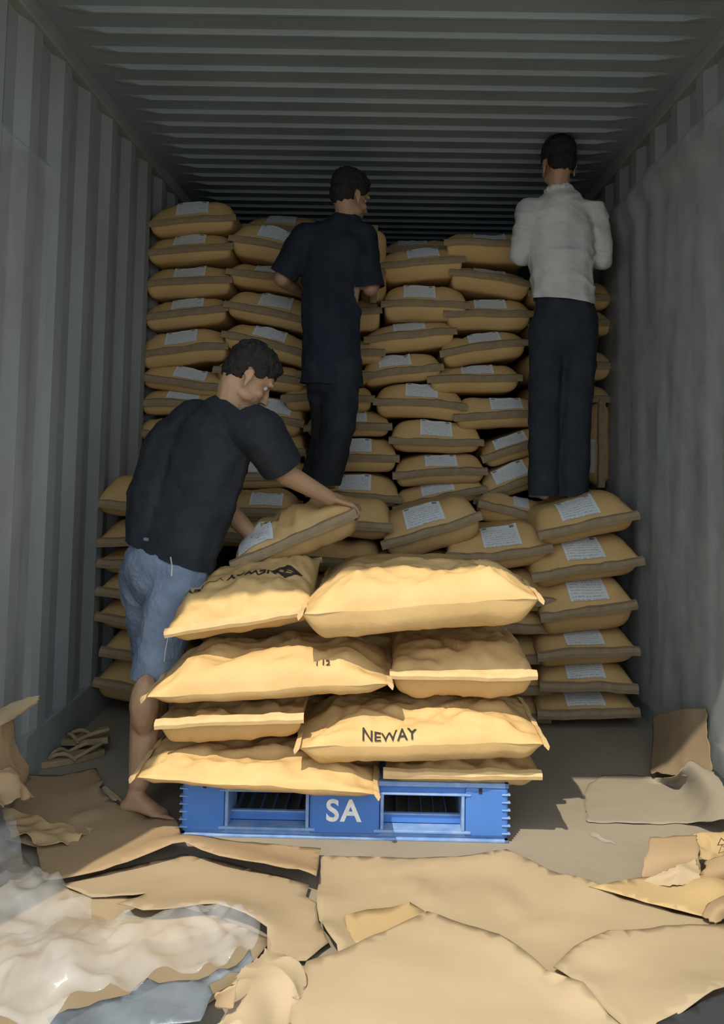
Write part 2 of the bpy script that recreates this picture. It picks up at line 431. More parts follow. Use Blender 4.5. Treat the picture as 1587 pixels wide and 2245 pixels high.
YR, YN = 4.24, 3.63     # front faces of the rear wall of sacks and of the nearer, lower tier
ORD = ['topmost', 'second', 'third', 'fourth', 'fifth', 'sixth', 'seventh', 'eighth', 'ninth', 'tenth', 'eleventh']
REAR = {
 'left wall column of the rear stack': [
  (322,487,514,472,431,507,420,.010),(316,551,508,535,503,571,413,.006),(313,619,507,609,574,648,413,.008),(310,693,497,672,648,715,409,.006),
  (298,775,497,753,717,798,395,.012),(306,822,500,848,800,862,411,.0),(303,880,500,882,852,912,398,.004),(294,945,490,950,915,968,398,.0),(287,1014,480,1020,975,1045,398,.0)],
 'rear stack column behind the bending head': [
  (505,517,698,555,486,574,596,.008),(499,589,700,622,574,636,590,.008),(494,663,690,703,638,712,597,.008),(489,729,690,778,714,786,584,.012),
  (470,805,672,835,788,852,575,.008),(473,890,665,925,862,946,598,.004),(478,980,668,987,935,1005,592,.004),(490,1042,685,1042,1010,1075,576,.004)],
 'rear stack column behind the man in black': [
  (690,690,835,676,655,728,None,.006),(668,775,842,768,742,800,None,.006),(650,815,815,820,800,842,None,.0),(618,868,819,872,838,902,None,.006),
  (668,935,857,932,897,958,769,.008),(672,1000,873,1003,958,1037,779,.006),(672,1078,878,1092,1038,1110,776,.004)],
 'rear stack column right of the man in black': [
  (832,580,1017,565,536,613,930,.006),(838,663,1028,667,616,702,920,.012),(800,742,998,721,702,768,899,.008),(792,822,970,801,772,838,868,.010),
  (821,876,1020,887,838,917,924,.010),(855,961,1058,966,918,994,957,.0),(863,1040,1066,1030,990,1064,969,.012),(863,1113,1063,1068,1054,1118,964,.004)],
 'rear stack column left of the white shirt': [
  (976,527,1168,536,500,574,1074,.010),(988,594,1168,622,580,642,1073,.016),(975,683,1168,683,646,722,1077,.002),(966,771,1155,747,725,793,1066,.012),
  (939,829,1142,825,795,861,1048,.006),(997,911,1192,903,866,940,1114,.004),(1057,1003,1240,944,940,1006,1125,.0),(1062,1084,1240,1010,1000,1080,1128,.0)],
 'rear stack column behind the white shirt': [
  (1160,640,1346,650,606,674,None,.0),(1160,712,1348,703,677,738,None,.006),(1158,798,1347,797,756,832,None,.006),(1162,868,1345,870,838,880,None,.0)],
}
for cname, rows in REAR.items():
    for i, (xl, yl, xr, yr, tp, bt, lb, bow) in enumerate(rows):
        lab = f'brown paper sack, {ORD[i]} from the top, {cname}'
        dY = random.Random(xl * 3 + yl).uniform(-0.015, 0.02)
        place_end(xl, yl, xr, yr, tp, bt, YR + dY, lab, None, lab=lb, bow=bow, dmul=0.99, r=0.085)
# sacks lying further back on top of the rear wall
place_end(534, 492, 702, 503, 458, 520, 4.62, 'dim brown paper sack set back beside the topmost sack at the left wall', None, lab=612, labw=66)
place_end(846, 545, 1000, 540, 512, 560, 4.60, 'dim brown paper sack set back on the rear stack between the two standing men', None, lab=905, labw=66)
# low wedge sacks of the rear wall at the white shirt man's feet
place_end(1052, 1100, 1215, 1142, 1080, 1165, 3.98, 'brown paper sack slumped under the left foot of the man in the white shirt', None, lab=1142, labw=34, L=0.22, bow=0.004)
# sacks on edge
def on_edge(xc, y0, y1, xl, xr, Y, label, lab, L=0.6):
    a, b = P(xc + 6, y0, Y), P(xc - 6, y1, Y)
    c = (a + b) / 2; W = (a - b).length
    s1 = P(xc, (y0 + y1) / 2, Y); TL = (s1.x - P(xl, (y0 + y1) / 2, Y).x); TR = (P(xr, (y0 + y1) / 2, Y).x - s1.x)
    sk = Sack(W, L, TL * 0.97, TR * 0.97, 77 + int(xc), bow=0.0)
    mw = Matrix.Translation(c) @ Matrix.Rotation(R(-90) , 4, 'Y')
    return sack(sk, mw, label, lab=lab)
on_edge(1314, 880, 1066, 1282, 1344, YR, 'brown paper sack standing on edge between dark trousers and the right wall', (0.35, 0.4))
on_edge(815, 497, 662, 786, 848, YR - 0.02, 'plain brown sack on edge just past the right sleeve of the man in black', None)
# near tier
NEAR = [
 ('against the left wall', (207,1096,420,1125,1042,1142,322,.008)), ('against the left wall', (212,1185,415,1180,1142,1203,340,.0)),
 ('against the left wall', (211,1230,410,1236,1203,1266,322,.0)), ('against the left wall', (214,1290,410,1328,1264,1330,322,.004)),
 ('against the left wall', (212,1346,410,1386,1322,1400,318,.006)), ('against the left wall', (222,1424,420,1450,1398,1464,325,.0)),
 ('against the left wall', (208,1492,412,1545,1468,1566,320,.010)),
 ('against the right wall', (1182,1171,1397,1125,1093,1187,1282,.004)), ('against the right wall', (1168,1262,1408,1226,1181,1282,1292,.004)),
 ('against the right wall', (1186,1348,1394,1324,1276,1396,1300,.0)), ('against the right wall', (1180,1432,1400,1422,1385,1468,1290,.004)),
 ('against the right wall', (1186,1502,1396,1506,1462,1530,1290,.006)), ('against the right wall', (1180,1562,1400,1558,1524,1592,1290,.0)),
 ('nearer middle', (838,1192,1052,1128,1104,1218,938,.0)), ('nearer middle2', (981,1218,1208,1196,1150,1251,1106,-.012)),
]
cnt = {}
for where, (xl, yl, xr, yr, tp, bt, lb, bow) in NEAR:
    k = cnt.get(where, 0); cnt[where] = k + 1
    if where.startswith('against'):
        lab = f'brown paper sack, {ORD[k]} from the top, nearer waist-high stack {where}'
    elif where == 'nearer middle': lab = 'large tilted brown paper sack in the nearer tier, right of the held sack'
    else: lab = 'sagging brown paper sack with a big label beside the nearer right wall stack'
    place_end(xl, yl, xr, yr, tp, bt, YN + (0.03 if where.startswith('nearer') else 0), lab, None, lab=lb, bow=bow, labw=86, r=0.16, dmul=0.98)
# nearer tier, middle columns, partly behind the pallet load
MID = [
 ((655,1140,857,1154,1092,1184,None,.004), 'brown paper sack partly hidden behind the right end of the held sack'),
 ((612,1226,836,1228,1186,1262,None,.0), 'brown paper sack, second below the right end of the held sack'),
 ((812,1256,1012,1262,1214,1300,906,.0), 'brown paper sack whose label just shows over the lit top sack'),
 ((1012,1308,1230,1316,1254,1348,None,.0), 'brown paper sack behind the pinched right end of the lit top sack'),
 ((440,1116,640,1120,1080,1150,580,.0), 'labelled brown sack under the forearm, upper of two beside the bent shirt'),
 ((430,1172,632,1176,1124,1205,556,.0), 'labelled brown sack above the held sack, lower of two beside the bent shirt'),
]
for (xl, yl, xr, yr, tp, bt, lb, bow), lab in MID:
    place_end(xl, yl, xr, yr, tp, bt, YN + 0.05, lab, None, lab=lb, bow=bow, r=0.15, labw=74, L=0.56)
# lower rows of the nearer tier that carry the ones above
rowsY = [1235, 1310, 1385, 1460, 1535]
for ri, yy in enumerate([1300, 1372, 1440, 1508, 1568]):
    for ci, xx in enumerate((430, 642, 812, 1000)):
        if ri == 0 and ci == 3: yy2 = 1380
        if ri == 0 and ci == 3: continue
        place_end(xx, yy, xx + (205 if ci != 1 else 165), yy + 2, yy - 34, yy + 30, YN + 0.08, f'brown sack behind the pallet load, {ORD[ri]} of the low rows, {["first", "second", "third", "fourth"][ci]} from left', 'lower sacks of the nearer tier', L=0.55)

# ------------------------------------------------------------------ pallet
PF = F(395, 1832).y
def pallet():
    a = F(395, 1832); b = F(1115, 1848)
    yaw = math.atan2(b.y - a.y, b.x - a.x)
    Wd = (b - a).length; D, H = 0.98, 0.172
    root = empty('plastic_pallet', (a + b) / 2)
    root.rotation_euler = (0, 0, yaw)
    tag(root, 'blue plastic pallet with white SA lettering under the sunlit sacks', 'pallet')
    hw = Wd / 2
    # block columns: left, middle, right; openings in between
    ow = 0.255 * Wd; s1 = 0.135 * Wd; 
    cols = [(-hw, -hw + s1), (-hw + s1 + ow, hw - s1 - ow), (hw - s1, hw)]
    for (x0, x1) in cols:
        for (y0, y1) in ((0, 0.15), (D / 2 - 0.075, D / 2 + 0.075), (D - 0.15, D)):
            bm = bmesh.new(); box(bm, x0 + 0.002, x1 - 0.002, y0, y1, 0.012, H - 0.014)
            bmobj('block', bm, M['blue'], root, bevel=0.008)
    # decks made of grid slats
    for nm, z0, z1 in (('top_deck', H - 0.034, H), ('bottom_deck', 0.0, 0.022)):
        bm = bmesh.new()
        ring = ((-hw, hw, 0.0, 0.014), (-hw, hw, D - 0.014, D), (-hw, -hw + 0.014, 0, D), (hw - 0.014, hw, 0, D))
        for (x0, x1, y0, y1) in ring: box(bm, x0, x1, y0 - 0.004 * (y0 == 0), y1, z0 if nm == 'bottom_deck' else z1 - 0.014, z1 if nm == 'top_deck' else z0 + 0.008)
        bmobj(nm + '_rim' if False else nm, bm, M['blue_edge'], root, bevel=0.002)
        n = 24
        bm = bmesh.new()
        for i in range(n + 1):
            x = -hw + 0.02 + (Wd - 0.04) * i / n
            if nm == 'bottom_deck' and not any(c0 - 0.03 < x < c1 + 0.03 for c0, c1 in cols) : pass
            box(bm, x - 0.002, x + 0.002, 0.012, D - 0.012, z0, z1 - 0.002)
        m_ = 22
        for j in range(m_ + 1):
            y = 0.012 + (D - 0.024) * j / m_
            if nm == 'bottom_deck' and 0.17 < y < D / 2 - 0.09: continue
            if nm == 'bottom_deck' and D / 2 + 0.09 < y < D - 0.17: continue
            box(bm, -hw + 0.01, hw - 0.01, y - 0.002, y + 0.002, z0, z1 - 0.002)
        bmobj('deck_ribs', bm, M['blue_edge'] if nm == 'bottom_deck' else M['blue'], root)
        if nm == 'top_deck':
            bm = bmesh.new(); box(bm, -hw + 0.01, hw - 0.01, 0.008, D - 0.008, H - 0.008, H - 0.001); bmobj('deck_plate', bm, M['blue'], root)
    # front sills of the fork openings
    for k in (0, 1):
        x0, x1 = cols[k][1], cols[k + 1][0]
        for z0, z1, y1 in ((0.022, 0.030, 0.05), (H - 0.040, H - 0.034, 0.05)):
            bm = bmesh.new(); box(bm, x0 - 0.02, x1 + 0.02, -0.003, y1, z0, z1); bmobj('fork_sill', bm, M['blue_edge'], root, bevel=0.002)
        bm = bmesh.new(); box(bm, x0, x1, 0.05, 0.058, 0.03, 0.052); bmobj('sill_bar', bm, M['blue'], root, bevel=0.002)
        bm = bmesh.new(); box(bm, x0, x1, 0.05, 0.064, 0.052, 0.058)
        bmobj('sill_bar', bm, M['blue_edge'], root, bevel=0.002)
        for s in (x0 + 0.004, x1 - 0.004):
            bm = bmesh.new(); box(bm, s - 0.005, s + 0.005, -0.002, 0.15, 0.03, H - 0.036); bmobj('side_frame', bm, M['blue_edge'], root, bevel=0.002)
    # slots and side fins
    for x in (-hw + 0.070, -hw + cols[1][0] + hw + 0.022, cols[1][1] - 0.022, hw - 0.085):
        bm = bmesh.new(); box(bm, x - 0.005, x + 0.005, -0.0015, 0.01, H - 0.032, H - 0.014); bmobj('slot', bm, M['dark'], root)
    for sx in (-1, 1):
        for k in range(6):
            z = 0.024 + k * 0.0225
            bm = bmesh.new(); box(bm, sx * hw - 0.021 if sx > 0 else -hw - 0.005, sx * hw + 0.005 if sx > 0 else -hw + 0.021, -0.004, 0.016, z, z + 0.004)
            bmobj('corner_fin', bm, M['blue_edge'], root, bevel=0.0015)
    # lettering
    cu = bpy.data.curves.new('lettering', 'FONT'); cu.body = 'SA'; cu.size = 0.088; cu.extrude = 0.0008; cu.offset = 0.0022; cu.space_character = 1.12
    cu.align_x = 'CENTER'
    to = bpy.data.objects.new('tmp', cu); COL.objects.link(to)
    dg = bpy.context.evaluated_depsgraph_get(); me = bpy.data.meshes.new_from_object(to.evaluated_get(dg)); bpy.data.objects.remove(to)
    me.materials.clear(); me.materials.append(M['paint_white'])
    lo = bpy.data.objects.new('painted_letters', me); COL.objects.link(lo); lo.parent = root
    lo.location = (-0.004, -0.0015, 0.054); lo.rotation_euler = (R(90), 0, 0)
    return root
pal = pallet()

# ------------------------------------------------------------------ sacks on the pallet
def rotm(cx, cy, cz, yaw=0, roll=0, pitch=0):
    return Matrix.Translation((cx, cy, cz)) @ Matrix.Rotation(R(yaw), 4, 'Z') @ Matrix.Rotation(R(pitch), 4, 'X') @ Matrix.Rotation(R(-roll), 4, 'Y')
def pal_long(xl, yl, xr, yr, Yf, top, bot, label, seed, W=0.43, yaw=0, wr=1.6, r=0.15):
    """a sack lying across the view: long side to the camera"""
    Yc = Yf + W / 2
    Yf += PF - 2.52; a, b = P(xl, yl, Yf + 0.10), P(xr, yr, Yf + 0.10)
    L = (b - a).length
    zt, zb = P((xl + xr) / 2, top, Yf + 0.16).z, P((xl + xr) / 2, bot, Yf + 0.03).z
    ang = math.atan2(b.z - a.z, b.x - a.x)
    zc = (a.z + b.z) / 2
    c = Vector(((a.x + b.x) / 2, Yc, zc))
    sk = Sack(W, L, zt - zc, (zc - zb) * 0.93, seed, r=r, wr=wr, pb=3.6)
    # local +y (length) -> world +x ; local +x -> world -y
    mw = Matrix.Translation(c) @ Matrix.Rotation(R(yaw), 4, 'Z') @ Matrix.Rotation(-ang, 4, 'Y') @ Matrix.Rotation(R(-90), 4, 'Z') @ Matrix.Translation((0, -L / 2, 0))
    return sack(sk, mw, label, group=None, lab=None, tape='tape_light', body='kraft', ny=60, nx=50), sk
def pal_end(xl, yl, xr, yr, Yf, top, bot, label, seed, L=0.63, bow=0.0, wr=1.6, r=0.13, lab=None, pitch=0.0):
    Yf += PF - 2.52; a, b = P(xl, yl, Yf), P(xr, yr, Yf); c = (a + b) / 2
    px = (xl + xr) / 2
    zt, zb = P(px, top, Yf + 0.16).z, P(px, bot, Yf + 0.05).z
    ang = math.atan2(b.z - a.z, b.x - a.x)
    sk = Sack((b - a).length, L, zt - c.z, c.z - zb, seed, r=r, wr=wr, bow=bow)
    mw = Matrix.Translation(c) @ Matrix.Rotation(-ang, 4, 'Y') @ Matrix.Rotation(R(pitch), 4, 'X')
    return sack(sk, mw, label, lab=lab, tape='tape_light', body='kraft', ny=60, nx=50), sk
# bottom layer
pal_long(332, 1650, 826, 1684, 2.50, 1622, 1712, 'sunlit paper sack lying lengthways on the left half of the blue pallet deck', 301)
pal_end(842, 1694, 1186, 1698, 2.49, 1642, 1728, 'sunlit paper sack with folded end on the right half of the blue pallet deck', 302)
# third layer
pal_end(341, 1586, 664, 1572, 2.455, 1534, 1628, 'sunlit paper sack end with projecting folded lip, second layer up, left side', 303, bow=0.004)
pC, skC = pal_long(664, 1590, 1168, 1580, 2.52, 1530, 1655, 'sunlit paper sack with crumpled left corner, second layer up, right side', 304)
# second layer
pD, skD = pal_long(352, 1486, 852, 1462, 2.535, 1398, 1520, 'sunlit paper sack with diagonal crease lying lengthways under the top left one', 305)
pal_end(856, 1475, 1176, 1480, 2.51, 1404, 1530, 'sunlit paper sack end under the top sack with the pinched right corner', 306)
# top layer
pA, skA = pal_end(362, 1385, 684, 1333, 2.51, 1284, 1396, 'sunlit paper sack with upside-down black print on top left of the pallet load', 307, L=0.56, r=0.15, wr=1.35, pitch=8)
pB, skB = pal_long(672, 1320, 1158, 1285, 2.50, 1232, 1382, 'big sunlit paper sack with pinched right corner on top of the pallet load', 308, W=0.44)
# back row, seen only over the top
def back_long(x0, x1, z0, z1, y0, y1, label, seed, grp=None):
    W = y1 - y0; L = x1 - x0; zc = (z0 + z1) / 2
    sk = Sack(W, L, (z1 - z0) / 2, (z1 - z0) / 2, seed, r=0.14, wr=1.2)
    mw = Matrix.Translation((x0, (y0 + y1) / 2, zc)) @ Matrix.Rotation(R(-90), 4, 'Z')
    return sack(sk, mw, label, group=grp, lab=None, tape='tape_light', body='kraft', ny=30, nx=24)
back_long(-0.21, 0.42, 0.60, 0.752, PF + 0.46, PF + 0.90, 'half-shaded paper sack behind the big top sack of the pallet load', 320)
for k, (z0, z1) in enumerate(((0.176, 0.31), (0.315, 0.45), (0.455, 0.595))):
    back_long(-0.16, 0.45, z0, z1, PF + (0.47 if k != 2 else 0.66), PF + (0.9 if k != 2 else 0.98), f'paper sack in the rear right of the pallet load, {["lowest", "middle", "upper"][k]} layer', 330 + k, 'rear sacks of the pallet load')
    back_long(-0.70, -0.17, z0, z1, PF + (0.47 if k != 1 else 0.66), PF + (0.9 if k != 1 else 0.98), f'paper sack in the rear left of the pallet load, {["lowest", "middle", "upper"][k]} layer', 340 + k, 'rear sacks of the pallet load')

# black print on the top left sack: upside-down words and a diamond badge
def wrap_print(root, sk, me, ux, uy, rot180, m, name, off=0.003):
    """drape flat geometry on the sack's upper skin, centred at local (ux, uy)"""
    bm = bmesh.new(); bm.from_mesh(me)
    bmesh.ops.triangulate(bm, faces=bm.faces[:])
    for v in bm.verts:
        x, y = v.co.x, v.co.y
        if rot180: x, y = -x, -y
        X, Y = ux + x, uy + y
        u = max(-0.97, min(0.97, X / (sk.W / 2) / 0.965))
        p = sk.pt(u, max(0.01, Y), 1, off)
        v.co = p
    m2 = bpy.data.meshes.new(name); bm.to_mesh(m2); bm.free(); m2.materials.append(m)
    o = bpy.data.objects.new(name, m2); COL.objects.link(o); o.parent = root
    return o
def text_mesh(s, size, bold=0.001):
    cu = bpy.data.curves.new('t', 'FONT'); cu.body = s; cu.size = size; cu.offset = bold; cu.align_x = 'CENTER'; cu.resolution_u = 3
    to = bpy.data.objects.new('tmp', cu); COL.objects.link(to)
    dg = bpy.context.evaluated_depsgraph_get(); me = bpy.data.meshes.new_from_object(to.evaluated_get(dg)); bpy.data.objects.remove(to)
    return me
wrap_print(pA, skA, text_mesh('NEWAY WHEY', 0.046, 0.0014), -0.045, 0.225, True, M['ink'], 'printed_words')
def diamond(r1, r2):
    vs = []; fs = []
    n = 24
    def pt(a, r):
        c, s = math.cos(a), math.sin(a); k = r / (abs(c) + abs(s)); return (c * k, s * k, 0)
    for i in range(n): vs.append(pt(2 * math.pi * i / n, r1)); vs.append((math.cos(2 * math.pi * i / n) * r2, math.sin(2 * math.pi * i / n) * r2, 0))
    for i in range(n):
        j = (i + 1) % n; fs.append((2 * i, 2 * j, 2 * j + 1, 2 * i + 1))
    # inner knot: three spokes
    for k in range(3):
        a = k * 2.0944 + 0.3; c, s = math.cos(a), math.sin(a); b = len(vs)
        for (p, q) in ((0.0, -0.15), (0.9, -0.12), (0.9, 0.12), (0.0, 0.15)):
            vs.append(((c * p - s * q) * r2, (s * p + c * q) * r2, 0))
        fs.append((b, b + 1, b + 2, b + 3))
    me = bpy.data.meshes.new('d'); me.from_pydata(vs, [], fs); return me
wrap_print(pA, skA, diamond(0.052, 0.024), 0.135, 0.235, False, M['ink'], 'diamond_badge')
wrap_print(pB, skB, text_mesh('1101', 0.03), -0.17, 0.40, False, M['ink'], 'printed_code') if False else None

# sack being lifted by the bending man
sk = Sack(0.47, 0.40, 0.085, 0.085, 401, r=0.15, wr=1.8)
a, b = P(508, 1236, 3.02), P(776, 1122, 3.02); c = (a + b) / 2
ang = math.atan2(b.z - a.z, b.x - a.x); sk.W = (b - a).length
held = sack(sk, Matrix.Translation(c) @ Matrix.Rotation(-ang, 4, 'Y'), 'brown paper sack held tilted in the hands of the bending man', lab=(0.20, 0.30), tape='tape', body='kraft_back', ny=40, nx=36)

#PART2
# ------------------------------------------------------------------ people
def ico_unit():
    bm = bmesh.new(); bmesh.ops.create_icosphere(bm, subdivisions=2, radius=1.0)
    v = [tuple(x.co) for x in bm.verts]; f = [tuple(q.index for q in x.verts) for x in bm.faces]; bm.free(); return np.array(v), f
ICO_V, ICO_F = ico_unit()
class Blob:
    def __init__(s): s.v = []; s.f = []; s.n = 0
    def ell(s, c, rad, ax=None):
        V = ICO_V * np.array(rad)
        if ax is not None: V = V @ np.array([list(a) for a in ax])
        V = V + np.array(c)
        s.v.append(V); s.f += [tuple(i + s.n for i in f) for f in ICO_F]; s.n += len(V)
    def limb(s, pts, rads, flat=None):
        """pts: list of Vector; rads: a radius or (side, depth) per joint; flat = side axis for the elliptical ones"""
        for k in range(len(pts) - 1):
            p, q = Vector(pts[k]), Vector(pts[k + 1]); r0, r1 = rads[k], rads[k + 1]
            if not isinstance(r0, tuple): r0 = (r0, r0)
            if not isinstance(r1, tuple): r1 = (r1, r1)
            L = (q - p).length; mn = min(min(r0), min(r1)); n = max(2, int(L / (mn * 0.30)) + 1)
            d = (q - p).normalized() if L > 1e-6 else Vector((0, 0, 1))
            side = (flat or Vector((1, 0, 0))); side = (side - d * side.dot(d))
            side = side.normalized() if side.length > 1e-3 else d.orthogonal().normalized()
            dep = d.cross(side)
            for i in range(n + (k == len(pts) - 2)):
                t = i / n
                a = r0[0] + (r1[0] - r0[0]) * t; b = r0[1] + (r1[1] - r0[1]) * t
                s.ell(p + (q - p) * t, (a, b, min(a, b)), (side, dep, d))
    def build(s, name, m, parent, voxel=0.008, smooth=6, wr=None, cuts=(), fac=0.5):
        me = bpy.data.meshes.new(name); me.from_pydata(np.concatenate(s.v).tolist(), [], s.f)
        o = bpy.data.objects.new(name, me); COL.objects.link(o)
        r = o.modifiers.new('r', 'REMESH'); r.mode = 'VOXEL'; r.voxel_size = voxel
        if smooth: k = o.modifiers.new('s', 'SMOOTH'); k.iterations = smooth; k.factor = fac
        dg = bpy.context.evaluated_depsgraph_get(); m2 = bpy.data.meshes.new_from_object(o.evaluated_get(dg))
        bpy.data.objects.remove(o); m2.name = name
        bm = bmesh.new(); bm.from_mesh(m2)
        bmesh.ops.recalc_face_normals(bm, faces=bm.faces[:])
        if wr:
            amp, fx, fz, sd = wr
            bm.normal_update()
            for v in bm.verts:
                c = v.co
                q = noise.noise(Vector((c.x * fx + 1.5 * c.z, c.y * fx, c.z * fz - 2 * c.x + sd)))
                q2 = 1 - abs(noise.noise(Vector((c.x * fx * 0.7 + c.z * 3, c.y * fx, c.z * fz * 1.6 + sd + 9)))) * 3
                v.co += v.normal * amp * (q * 0.7 + max(0, q2) * 0.7)
        for (co, no, rad) in cuts:      # trim what lies beyond the plane, within rad of the point
            fs = [f for f in bm.faces if (f.calc_center_median() - Vector(co)).length < rad]
            geo = set(fs); 
            for f in fs: geo.update(f.verts); geo.update(f.edges)
            res = bmesh.ops.bisect_plane(bm, geom=list(geo), plane_co=co, plane_no=no, clear_outer=False)
            dl = [v for v in bm.verts if (v.co - Vector(co)).dot(Vector(no)) > 1e-5 and (v.co - Vector(co)).length < rad]
            bmesh.ops.delete(bm, geom=dl, context='VERTS')
        bm.to_mesh(m2); bm.free()
        m2.materials.clear(); m2.materials.append(m)
        m2.polygons.foreach_set('use_smooth', [True] * len(m2.polygons))
        ob = bpy.data.objects.new(name, m2); COL.objects.link(ob); ob.parent = parent
        return ob

def head(B, c, f, u, sc=1.0):
    f = Vector(f).normalized(); u = Vector(u); u = (u - f * u.dot(f)).normalized(); s = f.cross(u)
    ax = (s, f, u)
    def q(a, b, d): return Vector(c) + (s * a + f * b + u * d) * sc
    def e(a, b, d, r): B.ell(q(a, b, d), [x * sc for x in r], ax)
    e(0, -0.008, 0.035, (0.073, 0.094, 0.082)); e(0, 0.022, -0.035, (0.058, 0.062, 0.072)); e(0, 0.045, -0.085, (0.032, 0.030, 0.024))
    e(0, -0.035, -0.005, (0.062, 0.060, 0.07))
    for k in (-1, 1):
        e(k * 0.034, 0.055, -0.028, (0.024, 0.020, 0.020)); e(k * 0.048, 0.015, -0.06, (0.014, 0.035, 0.022))
        e(k * 0.028, 0.076, 0.024, (0.024, 0.012, 0.008))
        # ears: a rim and a lobe
        for i in range(9):
            a = R(-60 + i * 30)
            e(k * 0.079, -0.012 - 0.014 * math.cos(a) * -1 - 0.006, -0.012 + 0.026 * math.sin(a), (0.0065, 0.0065, 0.0065))
        e(k * 0.075, -0.012, -0.016, (0.006, 0.012, 0.022)); e(k * 0.077, -0.008, -0.042, (0.007, 0.008, 0.009))
    for i in range(5): e(0, 0.078 + 0.006 * i, 0.012 - 0.011 * i, (0.008 + 0.0012 * i, 0.010, 0.010))
    e(0.010, 0.088, -0.036, (0.007, 0.009, 0.007)); e(-0.010, 0.088, -0.036, (0.007, 0.009, 0.007))
    e(0, 0.078, -0.060, (0.024, 0.010, 0.006)); e(0, 0.076, -0.070, (0.021, 0.010, 0.007))
    return ax, q
def hair(name, c, ax, q, parent, sc, seed, m='hair', crop=0.0):
    H = Blob()
    def e(a, b, d, r): H.ell(q(a, b, d), [x * sc for x in r], ax)
    e(0, -0.016, 0.056, (0.0755, 0.094, 0.072)); e(0, -0.046, 0.010, (0.066, 0.058, 0.066)); e(0, 0.035, 0.088, (0.055, 0.050, 0.030))
    rnd = random.Random(seed)
    # many short tufts for a rough outline
    for i in range(240):
        a = rnd.uniform(0, 2 * math.pi); b = rnd.uniform(0.02, 1)
        z = b; r = math.sqrt(1 - z * z)
        d = (math.cos(a) * r, math.sin(a) * r, z)
        if d[2] < 0.35: continue
        p = (d[0] * 0.078, -0.016 + d[1] * 0.094, 0.058 + d[2] * 0.074)
        e(p[0], p[1], p[2], (0.006, 0.006, 0.011))
    for k in (-1, 1): e(k * 0.068, 0.012, 0.030, (0.0075, 0.022, 0.026))
    o = H.build(name, M[m], parent, 0.005 * sc, 1, wr=(0.004, 60, 60, seed))
    return o
def eyes(q, ax, parent, sc):
    for k in (-1, 1):
        for nm, off, r, mm in (('eye', 0, 0.0095, 'eye'), ('iris', 0.0060, 0.0048, 'hair')):
            E = Blob(); E.ell(q(k * 0.029, 0.0635 + off, 0.004), [r * sc] * 3, ax)
            V = np.concatenate(E.v); o = mobj(nm, V.tolist(), E.f, M[mm], parent)
def hand(B, wrist, d, palm_n, side, curl=0.6, sc=1.0, spread=0.12):
    """wrist point, finger direction, palm normal (the way the palm faces), side = +1 thumb on +(d x n)"""
    d = Vector(d).normalized(); n = Vector(palm_n); n = (n - d * n.dot(d)).normalized(); x = d.cross(n) * side
    w_ = Vector(wrist)
    def q(a, b, c): return w_ + (x * a + d * b + n * c) * sc
    for t in (0, 0.25, 0.5, 0.75, 1):
        B.ell(q(0, 0.015 + 0.07 * t, 0), [v * sc for v in (0.030 + 0.012 * t, 0.022, 0.014)], (x, d, n))
    for k, (ox, L) in enumerate(((0.031, 0.072), (0.011, 0.080), (-0.010, 0.075), (-0.030, 0.058))):
        a = 0.0; p = q(ox, 0.085, 0); pts = [q(ox * 0.8, 0.06, 0), p]
        fd = (d + x * ox * spread * 20).normalized()
        for j, fr in enumerate((0.45, 0.32, 0.23)):
            a += curl * (0.5 + 0.25 * j)
            p = p + (fd * math.cos(a) + n * math.sin(a)) * L * fr * sc; pts.append(p)
        B.limb(pts, [0.0095 * sc, 0.0095 * sc, 0.0088 * sc, 0.0082 * sc, 0.0072 * sc])
    t0 = q(0.030, 0.022, 0.003); t1 = q(0.052, 0.048, 0.014); t2 = q(0.058, 0.072, 0.026); t3 = q(0.052, 0.092, 0.034)
    B.limb([t0, t1, t2, t3], [0.014 * sc, 0.0125 * sc, 0.0105 * sc, 0.0085 * sc])
def foot(B, heel, d, ankle, sc=1.0, side=1):
    d = Vector(d).normalized(); up = Vector((0, 0, 1)); x = up.cross(d) * side; h = Vector(heel)
    def q(a, b, c): return h + (x * a + d * b + up * c) * sc
    B.limb([q(0, 0.03, 0.030), q(0.004, 0.10, 0.032), q(0.006, 0.165, 0.020), q(0.006, 0.19, 0.015)], [(0.032 * sc, 0.030 * sc), (0.034 * sc, 0.030 * sc), (0.044 * sc, 0.019 * sc), (0.044 * sc, 0.014 * sc)], flat=x)
    B.ell(q(0, 0.022, 0.026), [0.031 * sc, 0.030 * sc, 0.026 * sc], (x, d, up))
    B.limb([q(0, 0.045, 0.04), Vector(ankle)], [0.033 * sc, 0.034 * sc])
    B.limb([q(0.005, 0.14, 0.035), q(0, 0.07, 0.06)], [(0.034 * sc, 0.020 * sc), (0.032 * sc, 0.028 * sc)], flat=x)
    for k, (ox, L, r) in enumerate(((0.030, 0.062, 0.0135), (0.010, 0.052, 0.0095), (-0.007, 0.046, 0.009), (-0.022, 0.038, 0.0085), (-0.035, 0.028, 0.0085))):
        b0 = 0.19 - 0.012 * k
        B.limb([q(ox, b0, 0.014), q(ox * 1.05, b0 + L * 0.6, 0.014), q(ox * 1.05, b0 + L, 0.009)], [r * sc, r * sc, r * 0.9 * sc])
X = Vector((1, 0, 0))

